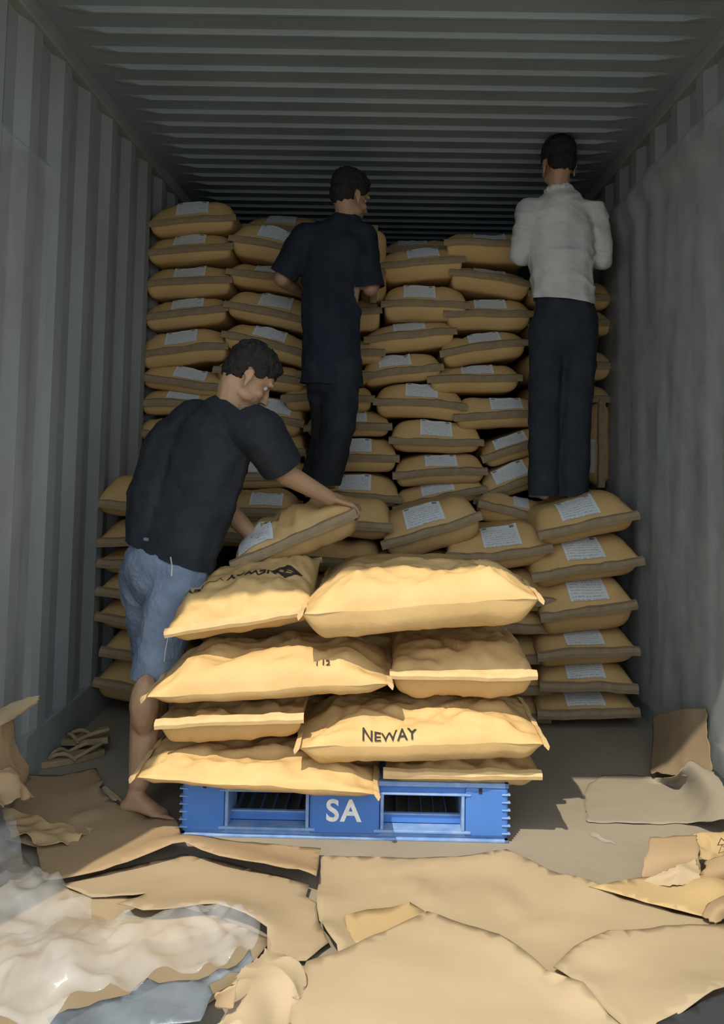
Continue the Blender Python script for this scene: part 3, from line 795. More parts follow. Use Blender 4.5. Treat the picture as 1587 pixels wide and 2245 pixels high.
# --- man in the white shirt, standing with his back to the camera
def man_white():
    Y = 3.92; sc = 1.0
    root = empty('person', P(1225, 1096, Y)); 
    tag(root, 'man in a pale long-sleeved shirt and dark trousers standing on the sacks', 'person', 'men loading sacks')
    inv = root.matrix_world.inverted()
    hc = P(1223, 364, Y + 0.0); f = Vector((-0.25, 1, -0.10)); u = Vector((0, 0, 1))
    zf = P(1225, 1096, Y).z
    nk = P(1224, 420, Y); shL = P(1160, 466, Y); shR = P(1300, 470, Y)
    elL = P(1141, 556, Y + 0.02); elR = P(1318, 566, Y + 0.03)
    waL = P(1168, 560, 4.13); waR = P(1290, 572, 4.13)
    hipL = P(1200, 720, Y); hipR = P(1268, 718, Y)
    knL = P(1194, 905, Y + 0.02); knR = P(1262, 902, Y + 0.01)
    anL = P(1190, 1068, Y); anR = P(1254, 1066, Y)
    B = Blob(); ax, q = head(B, hc, f, u, 1.0)
    B.limb([hc + Vector((0, -0.02, -0.05)), nk, P(1226, 460, Y)], [0.052, 0.054, 0.06])
    ch = P(1228, 505, Y); wa = P(1232, 620, Y); pe = P(1234, 700, Y)
    B.limb([P(1227, 468, Y), ch, wa, pe], [(0.12, 0.07), (0.145, 0.095), (0.125, 0.085), (0.14, 0.10)], flat=X)
    for sh, el, wa_, s in ((shL, elL, waL, 1), (shR, elR, waR, -1)):
        B.limb([P(1227, 462, Y), sh, el, wa_], [0.06, 0.05, 0.038, 0.026])
        hand(B, wa_, Vector((s * 0.35, 0.45, 0.1)), Vector((s * 0.3, 0.2, -1)), -s, 0.9, 0.85)
    for hp, kn, an in ((hipL, knL, anL), (hipR, knR, anR)):
        B.limb([hp, kn, an], [0.075, 0.052, 0.036])
        heel = Vector((an.x, an.y - 0.05, zf)); foot(B, heel, Vector((0.02, 1, 0)), an, 0.95, 1 if an.x < 1.0 else -1)
    B.build('body', M['skin'], None, 0.006, 4)
    ob = bpy.data.objects['body'] if False else COL.objects[-1]
    parts = [ob]
    eyes(q, ax, None, 1.0); parts += list(COL.objects)[-4:]
    parts.append(hair('hair', hc, ax, q, None, 1.08, 3))
    S = Blob()
    S.limb([P(1226, 452, Y), P(1228, 492, Y), P(1230, 560, Y), P(1232, 620, Y), P(1234, 700, Y)],
           [(0.13, 0.075), (0.165, 0.115), (0.155, 0.115), (0.15, 0.11), (0.152, 0.118)], flat=X)
    for sh, el, wa_ in ((shL, elL, waL), (shR, elR, waR)):
        S.limb([P(1227, 462, Y), sh, el], [0.07, 0.068, 0.052]); S.limb([el, wa_], [0.05, 0.040])
    S.limb([P(1225, 430, Y), P(1226, 452, Y)], [0.066, 0.085])
    hem = P(1234, 664, Y)
    sh = S.build('shirt', M['white'], None, 0.009, 6, wr=(0.015, 8, 9, 1.0),
                 cuts=[(hem, Vector((-0.10, 0, -1)).normalized(), 0.33), (P(1225, 408, Y), Vector((0, 0.25, 1)), 0.13)])
    parts.append(sh)
    C = Blob()   # folded collar
    for i in range(14):
        a = 2 * math.pi * i / 14
        C.ell(P(1224, 419, Y) + Vector((math.cos(a) * 0.060, math.sin(a) * 0.060, -0.004 - 0.010 * math.sin(a))), (0.012, 0.012, 0.021))
    parts.append(C.build('collar', M['white'], None, 0.006, 14))
    T = Blob()
    T.limb([P(1236, 655, Y), P(1238, 700, Y), P(1238, 735, Y)], [(0.135, 0.10), (0.155, 0.12), (0.155, 0.12)], flat=X)
    for hp, kn, an, k in ((hipL, knL, anL, -1), (hipR, knR, anR, 1)):
        T.limb([hp + Vector((0, 0, 0.0)), kn, an + Vector((0, 0, -0.06))], [(0.092, 0.105), (0.075, 0.078), (0.070, 0.074)], flat=X)
    cut = [(Vector((a.x, a.y, zf + 0.02)), Vector((0, 0, -1)), 0.12) for a in (anL, anR)]
    parts.append(T.build('trousers', M['trouser'], None, 0.010, 6, wr=(0.009, 9, 4, 5.0), cuts=cut))
    for o in parts: o.parent = root; o.matrix_parent_inverse = Matrix.Translation(-root.location)
    return root
man_white()

# --- man in black, back to the camera, weight on a bent leg
def man_black():
    Y = 3.90
    root = empty('person', P(710, 1078, Y))
    tag(root, 'man all in black standing before the rear stack, head turned right', 'person', 'men loading sacks')
    zf = P(710, 1076, Y).z
    hc = P(768, 434, Y); f = Vector((0.75, 0.66, -0.18)); u = Vector((0.06, 0, 1))
    nk = P(762, 478, Y); shL = P(668, 524, Y - 0.02); shR = P(792, 522, Y + 0.02)
    elL = P(618, 612, Y + 0.0); haL = P(655, 640, 4.10); elR = P(812, 632, Y + 0.02); haR = P(835, 598, 4.10)
    B = Blob(); ax, q = head(B, hc, f, u, 1.0)
    B.limb([hc + Vector((-0.02, -0.02, -0.05)), nk, P(745, 505, Y)], [0.054, 0.056, 0.07])
    B.limb([P(740, 512, Y), P(735, 560, Y), P(728, 680, Y), P(728, 790, Y)], [(0.12, 0.07), (0.15, 0.095), (0.12, 0.085), (0.125, 0.095)], flat=X)
    for sh, el, ha, s in ((shL, elL, haL, 1), (shR, elR, haR, -1)):
        B.limb([P(738, 515, Y), sh, el, ha], [0.06, 0.052, 0.040, 0.028])
        hand(B, ha, Vector((s * 0.5, 0.35, 0.1)), Vector((s * 0.3, 0.3, -1)), -s, 0.8, 0.85)
    hpL, hpR = P(703, 800, Y), P(752, 800, Y)
    knR = P(742, 935, Y - 0.06); anR = P(708, 1046, Y + 0.02)
    knL = P(722, 940, Y + 0.10); anL = P(690, 1040, 4.10)
    for hp, kn, an in ((hpR, knR, anR), (hpL, knL, anL)):
        B.limb([hp, kn, an], [0.072, 0.052, 0.036])
        foot(B, Vector((an.x - 0.02, an.y - 0.05, zf)), Vector((0.25, 0.95, 0)), an, 0.9, 1)
    parts = [B.build('body', M['skin'], None, 0.006, 4)]
    eyes(q, ax, None, 1.0); parts += list(COL.objects)[-4:]
    parts.append(hair('hair', hc, ax, q, None, 1.08, 8))
    S = Blob()
    S.limb([P(744, 512, Y), P(736, 545, Y), P(732, 600, Y), P(727, 680, Y), P(727, 760, Y), P(727, 850, Y)],
           [(0.12, 0.07), (0.17, 0.115), (0.158, 0.115), (0.145, 0.11), (0.14, 0.11), (0.148, 0.12)], flat=X)
    for sh, el, t in ((shL, elL, 0.85), (shR, elR, 0.95)):
        S.limb([P(740, 515, Y), sh, sh + (el - sh) * t], [0.07, 0.075, 0.068])
    S.limb([nk + Vector((0, 0, -0.02)), P(748, 505, Y)], [0.066, 0.09])
    sd_ = [(shL + (elL - shL) * 0.92, (elL - shL).normalized(), 0.12), (shR + (elR - shR) * 1.0, (elR - shR).normalized(), 0.12)]
    parts.append(S.build('shirt', M['navy'], None, 0.009, 6, wr=(0.009, 9, 6, 3.0),
                 cuts=[(P(727, 845, Y), Vector((-0.06, 0, -1)).normalized(), 0.32), (P(765, 479, Y), Vector((0.1, 0.3, 1)), 0.10)] + sd_))
    T = Blob()
    T.limb([P(728, 780, Y), P(728, 830, Y)], [(0.13, 0.10), (0.135, 0.11)], flat=X)
    for hp, kn, an, off in ((hpR, knR, anR, 0), (hpL, knL, anL, 0)):
        T.limb([hp, kn, an + Vector((0, 0, -0.05))], [(0.085, 0.10), (0.082, 0.085), (0.078, 0.078)], flat=X)
    parts.append(T.build('trousers', M['black'], None, 0.010, 6, wr=(0.010, 8, 5, 11.0),
                 cuts=[(Vector((a.x, a.y, zf + 0.025)), Vector((0, 0, -1)), 0.12) for a in (anR, anL)]))
    for o in parts: o.parent = root; o.matrix_parent_inverse = Matrix.Translation(-root.location)
man_black()

# --- bending man in a black shirt and denim shorts, bare feet
def man_bend():
    heel = F(268, 1778, 0.012); toe = F(392, 1798, 0.012)
    root = empty('person', Vector((heel.x, heel.y, 0)))
    tag(root, 'barefoot man in black T-shirt and denim shorts bending with a sack in his hands', 'person', 'men loading sacks')
    an = P(306, 1712, heel.y + 0.0); kn = P(344, 1450, 2.86); hp = P(395, 1262, 2.93)
    kn2 = P(335, 1420, 3.12); an2 = P(348, 1640, 3.08); hp2 = P(322, 1262, 3.06)
    Yt = 3.0
    hc = P(544, 832, 2.98); f = Vector((0.80, 0.30, -0.62)); u = Vector((0.45, 0.25, 0.75))
    nk = P(505, 895, 2.97); shR = P(575, 950, 2.90); shL = P(425, 958, 3.12)
    elR = P(628, 1040, 2.97); haR = P(722, 1092, 3.06)
    elL = P(500, 1120, 3.20); haL = P(560, 1180, 3.16)
    ud = (P(470, 930, 3.0) - P(372, 1210, 2.97)).normalized()
    side = (shR - shL).normalized()
    B = Blob(); ax, q = head(B, hc, f, u, 1.0)
    B.limb([hc - f.normalized() * 0.03 - u.normalized() * 0.05, nk, P(480, 935, 3.0)], [0.054, 0.058, 0.07])
    B.limb([P(480, 940, 3.0), P(455, 1010, 3.0), P(405, 1120, 2.99), P(368, 1215, 2.98)], [(0.11, 0.07), (0.145, 0.10), (0.13, 0.10), (0.135, 0.10)], flat=side)
    B.limb([P(480, 935, 3.0), shR, elR, haR], [0.06, 0.052, 0.041, 0.028]); B.limb([P(480, 935, 3.0), shL, elL, haL], [0.06, 0.052, 0.041, 0.028])
    hand(B, haR, Vector((0.8, 0.35, -0.25)), Vector((0.1, 0.15, -1)), 1, 0.7, 0.95)
    hand(B, haL, Vector((0.5, -0.2, -0.7)), Vector((0.6, 0.2, 0.8)), -1, 0.5, 0.95)
    B.limb([hp, kn, P(322, 1560, 2.80), an], [0.078, 0.058, 0.054, 0.036]); B.limb([hp2, kn2, an2], [0.078, 0.058, 0.036])
    B.ell(P(318, 1545, 2.76), (0.050, 0.055, 0.10))
    L = (toe - heel).length
    foot(B, heel, toe - heel, an, L / 0.252 * 0.98, -1)
    h2 = Vector((an2.x, an2.y + 0.0, 0.01)) + Vector((-0.06, 0, 0)); foot(B, h2, Vector((0.9, 0.35, 0)), an2, 0.9, 1)
    parts = [B.build('body', M['skin'], None, 0.0055, 4)]
    eyes(q, ax, None, 1.0); parts += list(COL.objects)[-4:]
    parts.append(hair('hair', hc, ax, q, None, 1.05, 21))
    S = Blob()
    S.limb([P(490, 925, 3.0), P(462, 985, 3.0), P(440, 1050, 3.0), P(415, 1130, 2.99), P(388, 1205, 2.98), P(378, 1262, 2.98)],
           [(0.11, 0.09), (0.165, 0.135), (0.165, 0.14), (0.165, 0.135), (0.168, 0.135), (0.165, 0.135)], flat=side)
    S.limb([P(500, 915, 2.98), shR, shR + (elR - shR) * 0.75], [0.085, 0.085, 0.078])
    S.limb([P(470, 935, 3.0), shL, shL + (elL - shL) * 0.5], [0.08, 0.085, 0.075])
    S.limb([nk + Vector((-0.01, 0, -0.01)), P(492, 920, 2.98)], [0.068, 0.095])
    S.limb([P(392, 985, 3.06), P(345, 1085, 3.0), P(335, 1185, 2.98)], [0.125, 0.105, 0.095])
    S.limb([P(430, 945, 3.06), P(385, 1000, 3.06)], [0.115, 0.125])
    dR = (elR - shR).normalized(); hemc = P(380, 1218, 2.98)
    parts.append(S.build('shirt', M['black'], None, 0.009, 6, wr=(0.008, 8, 6, 5.0),
        cuts=[(hemc, (Vector((-0.02, 0.0, -1)) + X * 0.30 * -1).normalized(), 0.33), (shR + (elR - shR) * 0.82, dR, 0.13), (nk + Vector((0.012, 0, 0.015)), Vector((0.5, 0, 0.8)), 0.10)]))
    T = Blob()
    T.limb([P(360, 1200, 2.97), P(352, 1235, 2.98), P(358, 1265, 2.99)], [(0.135, 0.105), (0.145, 0.12), (0.14, 0.12)], flat=side)
    T.limb([hp, kn, P(334, 1492, 2.84)], [(0.100, 0.105), (0.076, 0.082), (0.072, 0.078)]); T.limb([hp2, kn2, P(333, 1480, 3.1)], [(0.098, 0.105), (0.078, 0.082), (0.072, 0.078)])
    hc1 = P(342, 1482, 2.86); hc2 = P(333, 1465, 3.11)
    sh = T.build('shorts', M['denim'], None, 0.0085, 5, wr=(0.008, 10, 9, 7.0),
        cuts=[(hc1, Vector((-0.15, 0, -1)).normalized(), 0.12), (hc2, Vector((0, 0, -1)), 0.12)])
    parts.append(sh)
    # drawstring at the hip and hem
    for pts in (((374, 1222), (377, 1240), (376, 1262)), ((368, 1398), (362, 1430), (360, 1450))):
        D = Blob(); D.limb([P(x, y, 2.80 if k == 0 else 2.775) for k, (x, y) in enumerate(pts)], [0.0022] * 3)
        V = np.concatenate(D.v); parts.append(mobj('drawstring', V.tolist(), D.f, M['white']))
    for o in parts: o.parent = root; o.matrix_parent_inverse = Matrix.Translation(-root.location)
man_bend()

# ------------------------------------------------------------------ kraft sheets and packing waste on the floor
def sheet(name, label, cat, poly, z0, m, lifts=(), seed=0, amp=0.004, step=0.028, thick=0.0016, world=False, smooth=True, ridges=None, group=None, hfun=None):
    pts = [Vector((p[0], p[1])) if world else Vector(F(p[0], p[1], z0)[:2]) for p in poly]
    # refine and roughen the outline
    out = []
    n = len(pts)
    for i in range(n):
        a, b = pts[i], pts[(i + 1) % n]; L = (b - a).length; k = max(1, int(L / step))
        for j in range(k):
            p = a + (b - a) * j / k
            if j: 
                nr = Vector((-(b - a).y, (b - a).x)).normalized()
                p = p + nr * 0.006 * noise.noise(Vector((p.x * 12, p.y * 12, seed)))
            out.append(p)
    xs = [p.x for p in out]; ys = [p.y for p in out]
    inner = []
    def inside(x, y):
        c = False; m_ = len(out); j = m_ - 1
        for i in range(m_):
            if (out[i].y > y) != (out[j].y > y) and x < (out[j].x - out[i].x) * (y - out[i].y) / (out[j].y - out[i].y) + out[i].x: c = not c
            j = i
        return c
    rnd = random.Random(seed)
    x = min(xs)
    while x < max(xs):
        y = min(ys)
        while y < max(ys):
            X_, Y_ = x + rnd.uniform(-.3, .3) * step, y + rnd.uniform(-.3, .3) * step
            if inside(X_, Y_): inner.append(Vector((X_, Y_)))
            y += step
        x += step
    V = out + inner; E = [(i, (i + 1) % len(out)) for i in range(len(out))]
    res = delaunay_2d_cdt(V, E, [], 1, 1e-5)
    vs = []
    LW = [((Vector(l[0:2]) if world else Vector(F(l[0], l[1], z0)[:2])), l[2], l[3]) for l in lifts]
    RW = []
    for rd in (ridges or ()):
        a = Vector(F(rd[0], rd[1], z0)[:2]); b = Vector(F(rd[2], rd[3], z0)[:2]); RW.append((a, b, rd[4], rd[5]))
    for v in res[0]:
        h = amp * (0.9 + fbm(v.x * 2.2, v.y * 2.2, seed)) + amp * 0.8 * max(0, ridge(v.x * 2.5 + v.y, v.y * 2 - v.x, seed + 5) - 0.7) * 2 + amp * 0.5 * fbm(v.x * 9, v.y * 9, seed + 2, 3)
        h = max(h, 0)
        for (c, hh, r) in LW: h += hh * math.exp(-((v - c).length / r) ** 2)
        for (a, b, hh, wd) in RW:
            t = max(0, min(1, (v - a).dot(b - a) / max(1e-9, (b - a).length_squared))); dd = (v - (a + (b - a) * t)).length
            h += hh * max(0, 1 - dd / wd) * (math.sin(math.pi * min(1, max(0, 0.1 + 0.8 * t))))
        if hfun: h += hfun(v.x, v.y)
        vs.append(Vector((v.x, v.y, z0 + h)))
    fs = [tuple(f) for f in res[2]]
    # face up
    fs2 = []
    for f in fs:
        a, b, c = vs[f[0]], vs[f[1]], vs[f[2]]
        fs2.append(f if (b - a).cross(c - a).z > 0 else f[::-1])
    o = mobj(name, vs, fs2, M[m], smooth=smooth)
    sm = o.modifiers.new('solid', 'SOLIDIFY'); sm.thickness = thick; sm.offset = -1
    tag(o, label, cat, group)
    return o

S_ = lambda pts, ox, oy, k: [(ox + x * k, oy + y * k) for x, y in pts]
a = 800 / 1587.0
b_ = 987 / 1587.0
# lowest: sheets that show under others
sheet('kraft_sheet', 'pale tan kraft sheet showing under the clear plastic at the lower left', 'paper sheet',
      S_([(-260, 700), (20, 660), (190, 860), (400, 880), (700, 960), (960, 1020), (1180, 1120), (1040, 1300), (700, 1560), (-300, 1560)], 0, 1500, a), 0.003, 'card_tan', seed=1, amp=0.004)
sheet('kraft_sheet', 'tan kraft sheet with torn corner between the brown sheet and the plastic', 'paper sheet',
      S_([(270, 870), (540, 800), (800, 740), (1000, 780), (1345, 880), (1330, 930), (1380, 960), (1385, 1040), (1430, 1130), (1330, 1210), (1160, 1215), (1160, 1105), (1060, 1055), (940, 1022), (860, 1020), (700, 1034), (620, 1030), (510, 1004), (640, 930), (400, 930)], 0, 1500, a),
      0.012, 'card_tan', lifts=[(257, 2005, .020, .07), (350, 2020, .02, .09), (460, 2012, .022, .08), (530, 2030, .02, .08), (580, 2052, .015, .06)], seed=2, amp=0.004, ridges=[(330, 1980, 358, 1938, .010, .03)])
sheet('kraft_sheet', 'brown kraft sheet beneath the bare foot and before the pallet, with a V-shaped front edge', 'paper sheet',
      S_([(30, 560), (130, 400), (270, 400), (420, 372), (452, 450), (430, 470), (520, 530), (640, 590), (775, 604), (785, 690), (1100, 695), (1395, 722), (1375, 892), (1345, 888), (1150, 842), (950, 800), (800, 752), (700, 775), (450, 830), (265, 858), (190, 862), (160, 720), (20, 680)], 0, 1500, a),
      0.022, 'card_brown', lifts=[(230, 1905, .008, .08), (330, 1890, .018, .08), (405, 1872, .030, .09), (500, 1900, .025, .09), (590, 1925, .028, .09), (675, 1945, .03, .07), (235, 1728, .02, .05)], seed=3, amp=0.005,
      ridges=[(140, 1812, 215, 1778, .014, .03), (60, 1830, 130, 1850, .012, .04)])
# big right sheets
sheet('kraft_sheet', 'large creased kraft sheet spread across the floor in front of the pallet', 'paper sheet',
      S_([(168, 128), (300, 128), (470, 138), (650, 142), (820, 134), (900, 165), (1010, 205), (1115, 240), (1300, 290), (1700, 400), (1800, 700), (900, 800), (300, 800), (230, 560), (222, 478), (185, 430), (160, 370), (152, 300)], 600, 1800, b_),
      0.020, 'card_mid', lifts=[(704, 2060, .02, .06), (735, 2100, .02, .06), (700, 1985, .015, .06), (1125, 1888, .02, .10), (1290, 1945, .018, .08)], seed=4, amp=0.006,
      ridges=[(880, 1925, 960, 2000, .014, .05), (1080, 1945, 1130, 2020, .012, .05), (1130, 2050, 1230, 2030, .01, .04), (830, 1912, 1120, 1890, .015, .05)])
sheet('kraft_scrap', 'small orange-tan paper scrap lying on the creased sheet before the pallet', 'paper scrap',
      S_([(248, 335), (330, 312), (420, 305), (480, 288), (530, 318), (540, 400), (340, 450), (262, 425), (258, 380)], 600, 1800, b_), 0.0335, 'card_orange', seed=5, amp=0.0015, thick=0.001)
sheet('kraft_sheet', 'nearest pale kraft sheet with a diagonal fold along the bottom of the view', 'paper sheet',
      S_([(215, 480), (390, 395), (540, 326), (720, 388), (830, 440), (960, 540), (1040, 580), (1092, 618), (1180, 700), (1300, 800), (1100, 900), (100, 900), (60, 720), (80, 590), (115, 515)], 600, 1800, b_),
      0.040, 'card_pale', lifts=[(1278, 2185, .020, .05)], seed=6, amp=0.006, ridges=[(1050, 2045, 1190, 2130, .008, .06)])
sheet('kraft_sheet', 'long pale kraft flap folded over the big sheet at the lower right', 'paper sheet',
      S_([(985, 535), (1060, 470), (1180, 410), (1240, 402), (1420, 380), (1600, 372), (1800, 420), (1800, 560), (1587, 640), (1440, 716), (1260, 760), (1180, 690), (1092, 612)], 600, 1800, b_),
      0.030, 'card_mid', lifts=[(1560, 2215, .03, .10), (1270, 2178, .012, .06)], seed=7, amp=0.006, ridges=[(1215, 2135, 1370, 2052, .020, .06)])
# right corner pile
sheet('kraft_sheet', 'golden kraft sheet lying under the box flap at the right edge', 'paper sheet',
      [(1290, 1952), (1330, 1945), (1400, 1930), (1480, 1925), (1640, 1915), (1640, 2010), (1545, 2016), (1440, 1990)], 0.032, 'card_orange', seed=8, amp=0.006, lifts=[(1560, 1960, .03, .06)])
#PART3
def catmull(p, t):
    n = len(p) - 1; x = t * n; i = min(int(x), n - 1); f = x - i
    p0, p1, p2, p3 = p[max(i - 1, 0)], p[i], p[i + 1], p[min(i + 2, n)]
    return 0.5 * ((2 * p1) + (p2 - p0) * f + (2 * p0 - 5 * p1 + 4 * p2 - p3) * f * f + (3 * p1 - p0 - 3 * p2 + p3) * f ** 3)
def patch(name, label, cat, rows, m, seed=0, amp=0.006, nu=28, nv=28, thick=0.0016, fr=9, sharp=0.5, edge=0.012, parent=None, group=None, smooth=True, floorz=0.002):
    vs = []
    for i in range(nu):
        cols = [catmull(r, i / (nu - 1)) for r in rows]
        for j in range(nv): vs.append(catmull(cols, j / (nv - 1)))
    out = []
    for i in range(nu):
        for j in range(nv):
            p = vs[i * nv + j]
            a = vs[min(i + 1, nu - 1) * nv + j] - vs[max(i - 1, 0) * nv + j]; b = vs[i * nv + min(j + 1, nv - 1)] - vs[i * nv + max(j - 1, 0)]
            n = a.cross(b); n = n.normalized() if n.length > 1e-9 else Vector((0, 0, 1))
            if n.z < 0: n = -n
            d = amp * (noise.noise(Vector((p.x * fr, p.y * fr, p.z * fr + seed))) + sharp * (0.5 - 3 * abs(noise.noise(Vector((p.x * fr * 1.3 + seed, p.y * fr * 1.3, p.z * fr))))))
            q = p + n * d
            if i in (0, nu - 1): q += a.normalized() * edge * noise.noise(Vector((j * 0.35, seed, 2)))
            if j in (0, nv - 1) and b.length > 1e-6: q += b.normalized() * edge * noise.noise(Vector((i * 0.35, seed, 7)))
            q.z = max(q.z, floorz)
            out.append(q)
    o = mobj(name, out, grid_faces(nu, nv), M[m], parent, smooth=smooth)
    sm = o.modifiers.new('solid', 'SOLIDIFY'); sm.thickness = thick; sm.offset = 0
    if not parent: tag(o, label, cat, group)
    return o
# right wall: brown sheet leaning on the wall, curled sheet running up to it
patch('kraft_sheet', 'brown kraft sheet in painted shade leaning against the right wall below the liner', 'paper sheet',
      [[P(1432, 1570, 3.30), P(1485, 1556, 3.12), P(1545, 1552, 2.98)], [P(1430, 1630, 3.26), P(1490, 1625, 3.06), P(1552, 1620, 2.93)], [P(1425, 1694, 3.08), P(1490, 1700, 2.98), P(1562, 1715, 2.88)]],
      'card_shaded', 41, 0.006)
patch('kraft_sheet', 'grey-tan floor paper with its pointed corner curling up by the right wall', 'paper sheet',
      [[F(1290, 1802, .004), F(1400, 1806, .004), F(1500, 1806, .004), P(1575, 1800, 2.66), P(1640, 1800, 2.60)],
       [F(1280, 1755, .004), F(1400, 1755, .004), F(1490, 1752, .004), P(1555, 1748, 2.76), P(1600, 1745, 2.72)],
       [F(1290, 1722, .004), F(1400, 1722, .004), F(1480, 1722, .006), P(1535, 1705, 2.86), P(1572, 1700, 2.84)],
       [F(1320, 1700, .004), F(1410, 1702, .004), P(1478, 1702, 2.98), P(1510, 1668, 2.96), P(1545, 1686, 2.92)]],
      'floor', 42, 0.004, floorz=0.003)
# box flap and crumpled kraft at the right edge
bx = empty('cardboard_box', F(1470, 1900))
tag(bx, 'flattened brown cardboard box on the floor at the right edge', 'box')
bx_inv = Matrix.Translation(-bx.location)
for rows, m_, sd, nm in (
    ([[P(1426, 1836, 2.46), P(1475, 1834, 2.45), P(1528, 1832, 2.44)], [P(1415, 1880, 2.38), P(1470, 1880, 2.37), P(1532, 1876, 2.37)], [F(1404, 1928, .03), F(1470, 1928, .03), F(1540, 1925, .03)]], 'card_brown', 51, 'box_flap'),
    ([[P(1546, 1888, 2.36), P(1595, 1874, 2.34), P(1650, 1868, 2.32)], [P(1542, 1910, 2.33), P(1590, 1908, 2.31), P(1650, 1905, 2.29)], [F(1538, 1932, .04), F(1590, 1934, .04), F(1650, 1934, .04)]], 'card_brown', 52, 'box_side'),
    ([[P(1540, 2010, 2.14), P(1565, 1975, 2.18), P(1650, 1940, 2.22)], [P(1556, 2018, 2.12), P(1580, 1990, 2.14), P(1650, 1970, 2.16)], [F(1570, 2026, .04), F(1600, 2010, .04), F(1660, 1995, .04)]], 'card_brown', 53, 'box_side')):
    o = patch(nm, None, None, rows, m_, sd, 0.002, 14, 14, 0.004, parent=bx); o.matrix_parent_inverse = bx_inv
cr = patch('crumpled_kraft', 'crumpled golden kraft paper with a printed triangle over the box at the right edge', 'paper sheet',
      [[P(1520, 1838, 2.47), P(1550, 1830, 2.46), P(1585, 1822, 2.46), P(1640, 1815, 2.45)], [P(1528, 1860, 2.42), P(1555, 1860, 2.41), P(1590, 1852, 2.40), P(1640, 1845, 2.40)],
       [P(1534, 1884, 2.38), P(1560, 1880, 2.37), P(1592, 1872, 2.36), P(1640, 1866, 2.36)]], 'card_orange', 54, 0.012, fr=14, sharp=0.9)
tp = [P(1577, 1838, 2.415), P(1568, 1856, 2.385), P(1592, 1853, 2.385)]
tc_ = (tp[0] + tp[1] + tp[2]) / 3
tvs = tp + [tc_ + (p - tc_) * 0.72 for p in tp]
o = mobj('printed_triangle', [v + Vector((0, -0.012, 0.008)) for v in tvs], [(0, 1, 4, 3), (1, 2, 5, 4), (2, 0, 3, 5)], M['ink'], cr, smooth=False)
patch('crumpled_kraft', 'pale crumpled kraft wedge lying in front of the box flap', 'paper sheet',
      [[P(1525, 1880, 2.36), P(1534, 1900, 2.33), P(1535, 1925, 2.29)], [P(1470, 1905, 2.31), P(1480, 1918, 2.30), P(1490, 1936, 2.27)], [F(1396, 1934, .036), F(1410, 1940, .036), F(1425, 1944, .036)]], 'card_pale', 55, 0.007, fr=12, sharp=0.8)
# left wall: standing and curled paper
patch('kraft_sheet', 'pale curled top flap of kraft paper jutting out from the left wall', 'paper sheet',
      [[P(-70, 1580, 2.44), P(0, 1552, 2.50), P(45, 1534, 2.58), P(86, 1525, 2.64)], [P(-70, 1600, 2.40), P(-5, 1572, 2.45), P(40, 1552, 2.54), P(80, 1543, 2.62)], [P(-70, 1622, 2.36), P(-8, 1596, 2.40), P(28, 1576, 2.50), P(60, 1556, 2.60)]],
      'card_pale', 61, 0.004)
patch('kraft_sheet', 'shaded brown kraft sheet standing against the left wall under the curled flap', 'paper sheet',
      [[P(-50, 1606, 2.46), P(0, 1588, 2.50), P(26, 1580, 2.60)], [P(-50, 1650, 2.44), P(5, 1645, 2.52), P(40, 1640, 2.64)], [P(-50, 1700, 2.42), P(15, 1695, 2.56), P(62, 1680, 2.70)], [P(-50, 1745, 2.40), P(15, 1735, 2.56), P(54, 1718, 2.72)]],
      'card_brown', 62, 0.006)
patch('crumpled_kraft', 'reddish crumpled kraft paper at the left wall above the clear plastic', 'paper sheet',
      [[P(-60, 1690, 2.40), P(0, 1686, 2.42), P(28, 1684, 2.46), P(40, 1712, 2.50)], [P(-60, 1725, 2.34), P(-2, 1722, 2.36), P(36, 1716, 2.42), P(60, 1735, 2.46)], [P(-60, 1755, 2.28), P(5, 1760, 2.32), P(45, 1752, 2.40), P(72, 1750, 2.48)]],
      'card_brown', 63, 0.014, fr=11, sharp=0.9)
patch('crumpled_kraft', 'creased tan kraft edge with bright folds at the left, beside the clear plastic', 'paper sheet',
      [[F(2, 1776, .05), F(60, 1778, .05), F(110, 1798, .045), F(190, 1810, .03)], [F(15, 1805, .05), F(65, 1808, .05), F(120, 1822, .04), F(200, 1822, .03)], [F(24, 1838, .04), F(60, 1830, .05), F(90, 1848, .05), F(150, 1846, .04)]],
      'card_orange', 64, 0.010, fr=12, sharp=0.9)
patch('kraft_sheet', 'small grey-tan kraft strip beside the heel of the bare foot', 'paper sheet',
      [[F(216, 1728, .02), F(232, 1722, .03), F(245, 1740, .03)], [F(250, 1756, .022), F(262, 1748, .03), F(268, 1760, .03)]], 'card_tan', 65, 0.002, 10, 10)
# bottom centre crumple and torn carton bit
patch('crumpled_kraft', 'crumpled pale kraft paper heap at the bottom, left of the nearest sheet', 'paper sheet',
      [[F(522, 2142, .05), F(572, 2098, .055), F(625, 2084, .07), F(668, 2108, .05)], [F(515, 2175, .05), F(575, 2150, .065), F(640, 2140, .075), F(672, 2150, .05)],
       [F(505, 2215, .05), F(570, 2205, .06), F(630, 2195, .06), F(655, 2200, .05)], [F(440, 2280, .04), F(550, 2280, .05), F(620, 2280, .05), F(650, 2280, .04)]], 'card_pale', 71, 0.014, 60, 60, fr=8, sharp=0.9, edge=0.03, smooth=False)
patch('carton_scrap', 'small torn brown carton scrap at the bottom beside the crumpled paper heap', 'paper scrap',
      [[F(474, 2178, .10), F(522, 2155, .11)], [F(470, 2208, .07), F(510, 2214, .07)]], 'card_brown', 72, 0.001, 8, 8, 0.003)
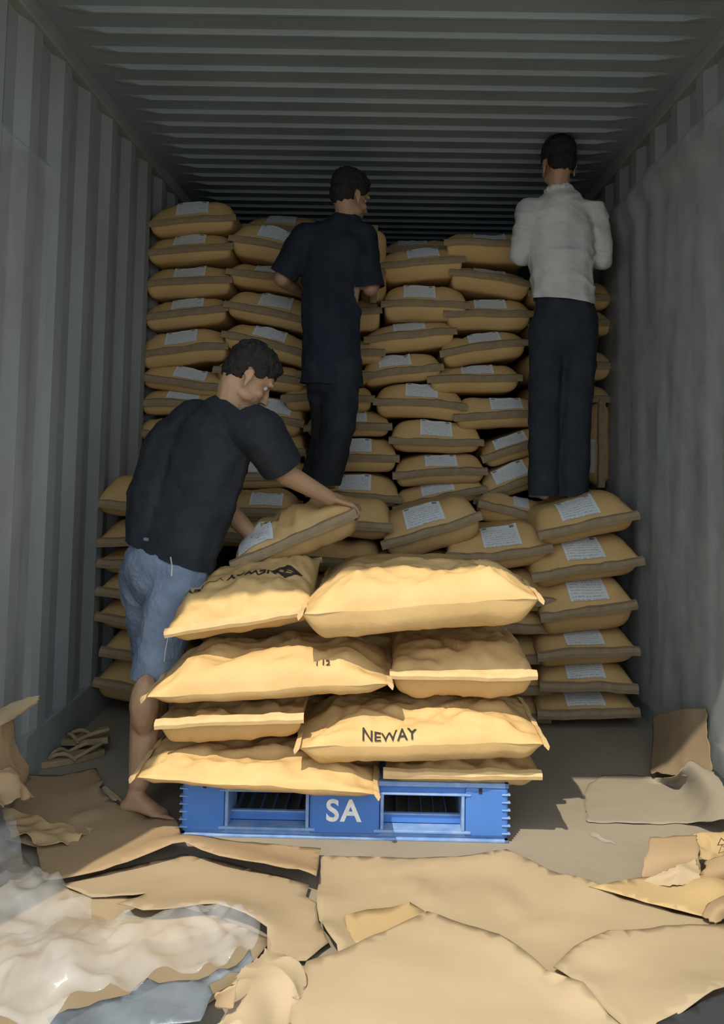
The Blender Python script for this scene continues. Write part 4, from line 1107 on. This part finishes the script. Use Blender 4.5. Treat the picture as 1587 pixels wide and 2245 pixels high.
# clear plastic
sheet('clear_plastic_sheet', 'crinkled clear plastic sheet with bright glints at the lower left', 'plastic sheet',
      S_([(-300, 440), (0, 560), (35, 640), (70, 760), (130, 860), (210, 920), (330, 955), (396, 985), (400, 1080), (560, 1082), (700, 1075), (870, 1050), (930, 1018), (1000, 1040), (1110, 1060), (1130, 1130), (1110, 1180), (1050, 1240), (960, 1290), (860, 1335), (700, 1350), (560, 1400), (330, 1460), (200, 1560), (-300, 1560)], 0, 1500, a),
      0.050, 'film', lifts=[(10, 1870, .05, .10), (60, 1960, .04, .10), (240, 2080, .03, .12), (390, 2100, .04, .10), (520, 2050, .03, .08), (130, 2140, .03, .12), (60, 2190, .05, .1)], seed=81, amp=0.020, step=0.012, thick=0.0004,
      hfun=lambda x, y: 0.014 * max(-0.5, 1 - 4 * abs(noise.noise(Vector((x * 7 + y * 3, y * 6, 3))))) + 0.010 * max(-0.4, 1 - 4 * abs(noise.noise(Vector((x * 15 - y * 8, y * 13, 8))))))
sheet('grey_plastic_film', 'blue-grey plastic film creased under the edge of the clear sheet, bottom left', 'plastic sheet',
      S_([(560, 1390), (640, 1318), (690, 1345), (860, 1330), (990, 1270), (1085, 1200), (1100, 1240), (1000, 1300), (910, 1345), (925, 1395), (870, 1500), (300, 1560), (200, 1500), (340, 1440)], 0, 1500, a),
      0.040, 'cloth_grey', seed=82, amp=0.012, step=0.018, thick=0.0008,
      hfun=lambda x, y: 0.010 * (1 - 3 * abs(noise.noise(Vector((x * 8 + y * 6, y * 5, 13))))))
patch('clear_plastic_scrap', 'tiny twisted clear plastic strip on the bare floor right of the pallet', 'plastic scrap',
      [[F(1292, 1822, .004), F(1315, 1832, .012), F(1338, 1843, .004)], [F(1290, 1828, .006), F(1312, 1840, .004), F(1352, 1850, .006)]], 'film', 83, 0.004, 12, 6, 0.0006, fr=30)
sheet('dark_plastic_film', 'dark crumpled plastic film in the bottom right corner under the pale sheet', 'plastic sheet',
      [(1440, 2250), (1520, 2212), (1600, 2180), (1720, 2200), (1700, 2300), (1400, 2320)], 0.045, 'dark', seed=84, amp=0.010)

# sandals by the left wall
def sandal(label, c, yaw, tiltz, seed):
    root = empty('sandal', c); root.rotation_euler = (0, R(tiltz), yaw); tag(root, label, 'sandal', 'worn tan sandals')
    L, n = 0.25, 20
    top, bot = [], []
    ring = []
    for i in range(n * 2):
        t = i / n if i < n else 2 - i / n
        sgn = 1 if i < n else -1
        wd = 0.040 * (math.sin(math.pi * min(max(t, 0.02), 0.98)) ** 0.35) * (0.82 + 0.22 * t)
        ring.append((-L / 2 + L * t, sgn * wd))
    vs = [(x, y, 0.0) for x, y in ring] + [(x * 1.0, y * 1.0, 0.022) for x, y in ring]
    N = len(ring)
    fs = [tuple(range(N))[::-1], tuple(range(N, 2 * N))] + [(i, (i + 1) % N, N + (i + 1) % N, N + i) for i in range(N)]
    mobj('sole', vs, fs, M['sandal'], root, smooth=False)
    for pts in ([(0.07, 0.0, 0.022), (0.05, 0.016, 0.036), (0.02, 0.032, 0.036), (-0.01, 0.040, 0.014)], [(0.07, 0.0, 0.022), (0.05, -0.016, 0.036), (0.02, -0.032, 0.036), (-0.01, -0.040, 0.014)],
                [(-0.01, 0.040, 0.02), (-0.07, 0.034, 0.040), (-0.12, 0.0, 0.046), (-0.07, -0.034, 0.040), (-0.01, -0.040, 0.02)]):
        D = Blob(); P_ = [Vector(p) for p in pts]; fine = [catmull(P_, k / 14) for k in range(15)]
        D.limb(fine, [0.0075] * 15); mobj('strap', np.concatenate(D.v).tolist(), D.f, M['sandal'], root)
sandal('worn tan sandal on the floor by the left wall, the nearer one', F(152, 1668, 0.002), R(215), 0, 1)
sandal('worn tan sandal behind the nearer sandal by the left wall, tipped on the other', F(182, 1628, 0.03), R(160), 8, 2)

# prints on the long sides of the pallet sacks
def side_print(root, sk, me, y0, up, name='printed_code'):
    us = [1 - 0.8 * i / 60 for i in range(61)]; acc = [0.0]
    pts = [sk.pt(u, y0, 1) for u in us]
    for i in range(60): acc.append(acc[-1] + (pts[i + 1] - pts[i]).length)
    bm = bmesh.new(); bm.from_mesh(me); bmesh.ops.triangulate(bm, faces=bm.faces[:])
    for v in bm.verts:
        d = up + v.co.y; k = np.interp(d, acc, us)
        p = sk.pt(float(k), y0 + v.co.x, 1); 
        v.co = p + Vector((0.75, 0, 0.65)) * 0.004
    m2 = bpy.data.meshes.new(name); bm.to_mesh(m2); bm.free(); m2.materials.append(M['ink'])
    o = bpy.data.objects.new(name, m2); COL.objects.link(o); o.parent = root
side_print(pC, skC, text_mesh('NEWAY', 0.045, 0.0006), 0.27, 0.014, 'printed_words')
side_print(pD, skD, text_mesh('| 12', 0.028, 0.0005), 0.53, 0.06)
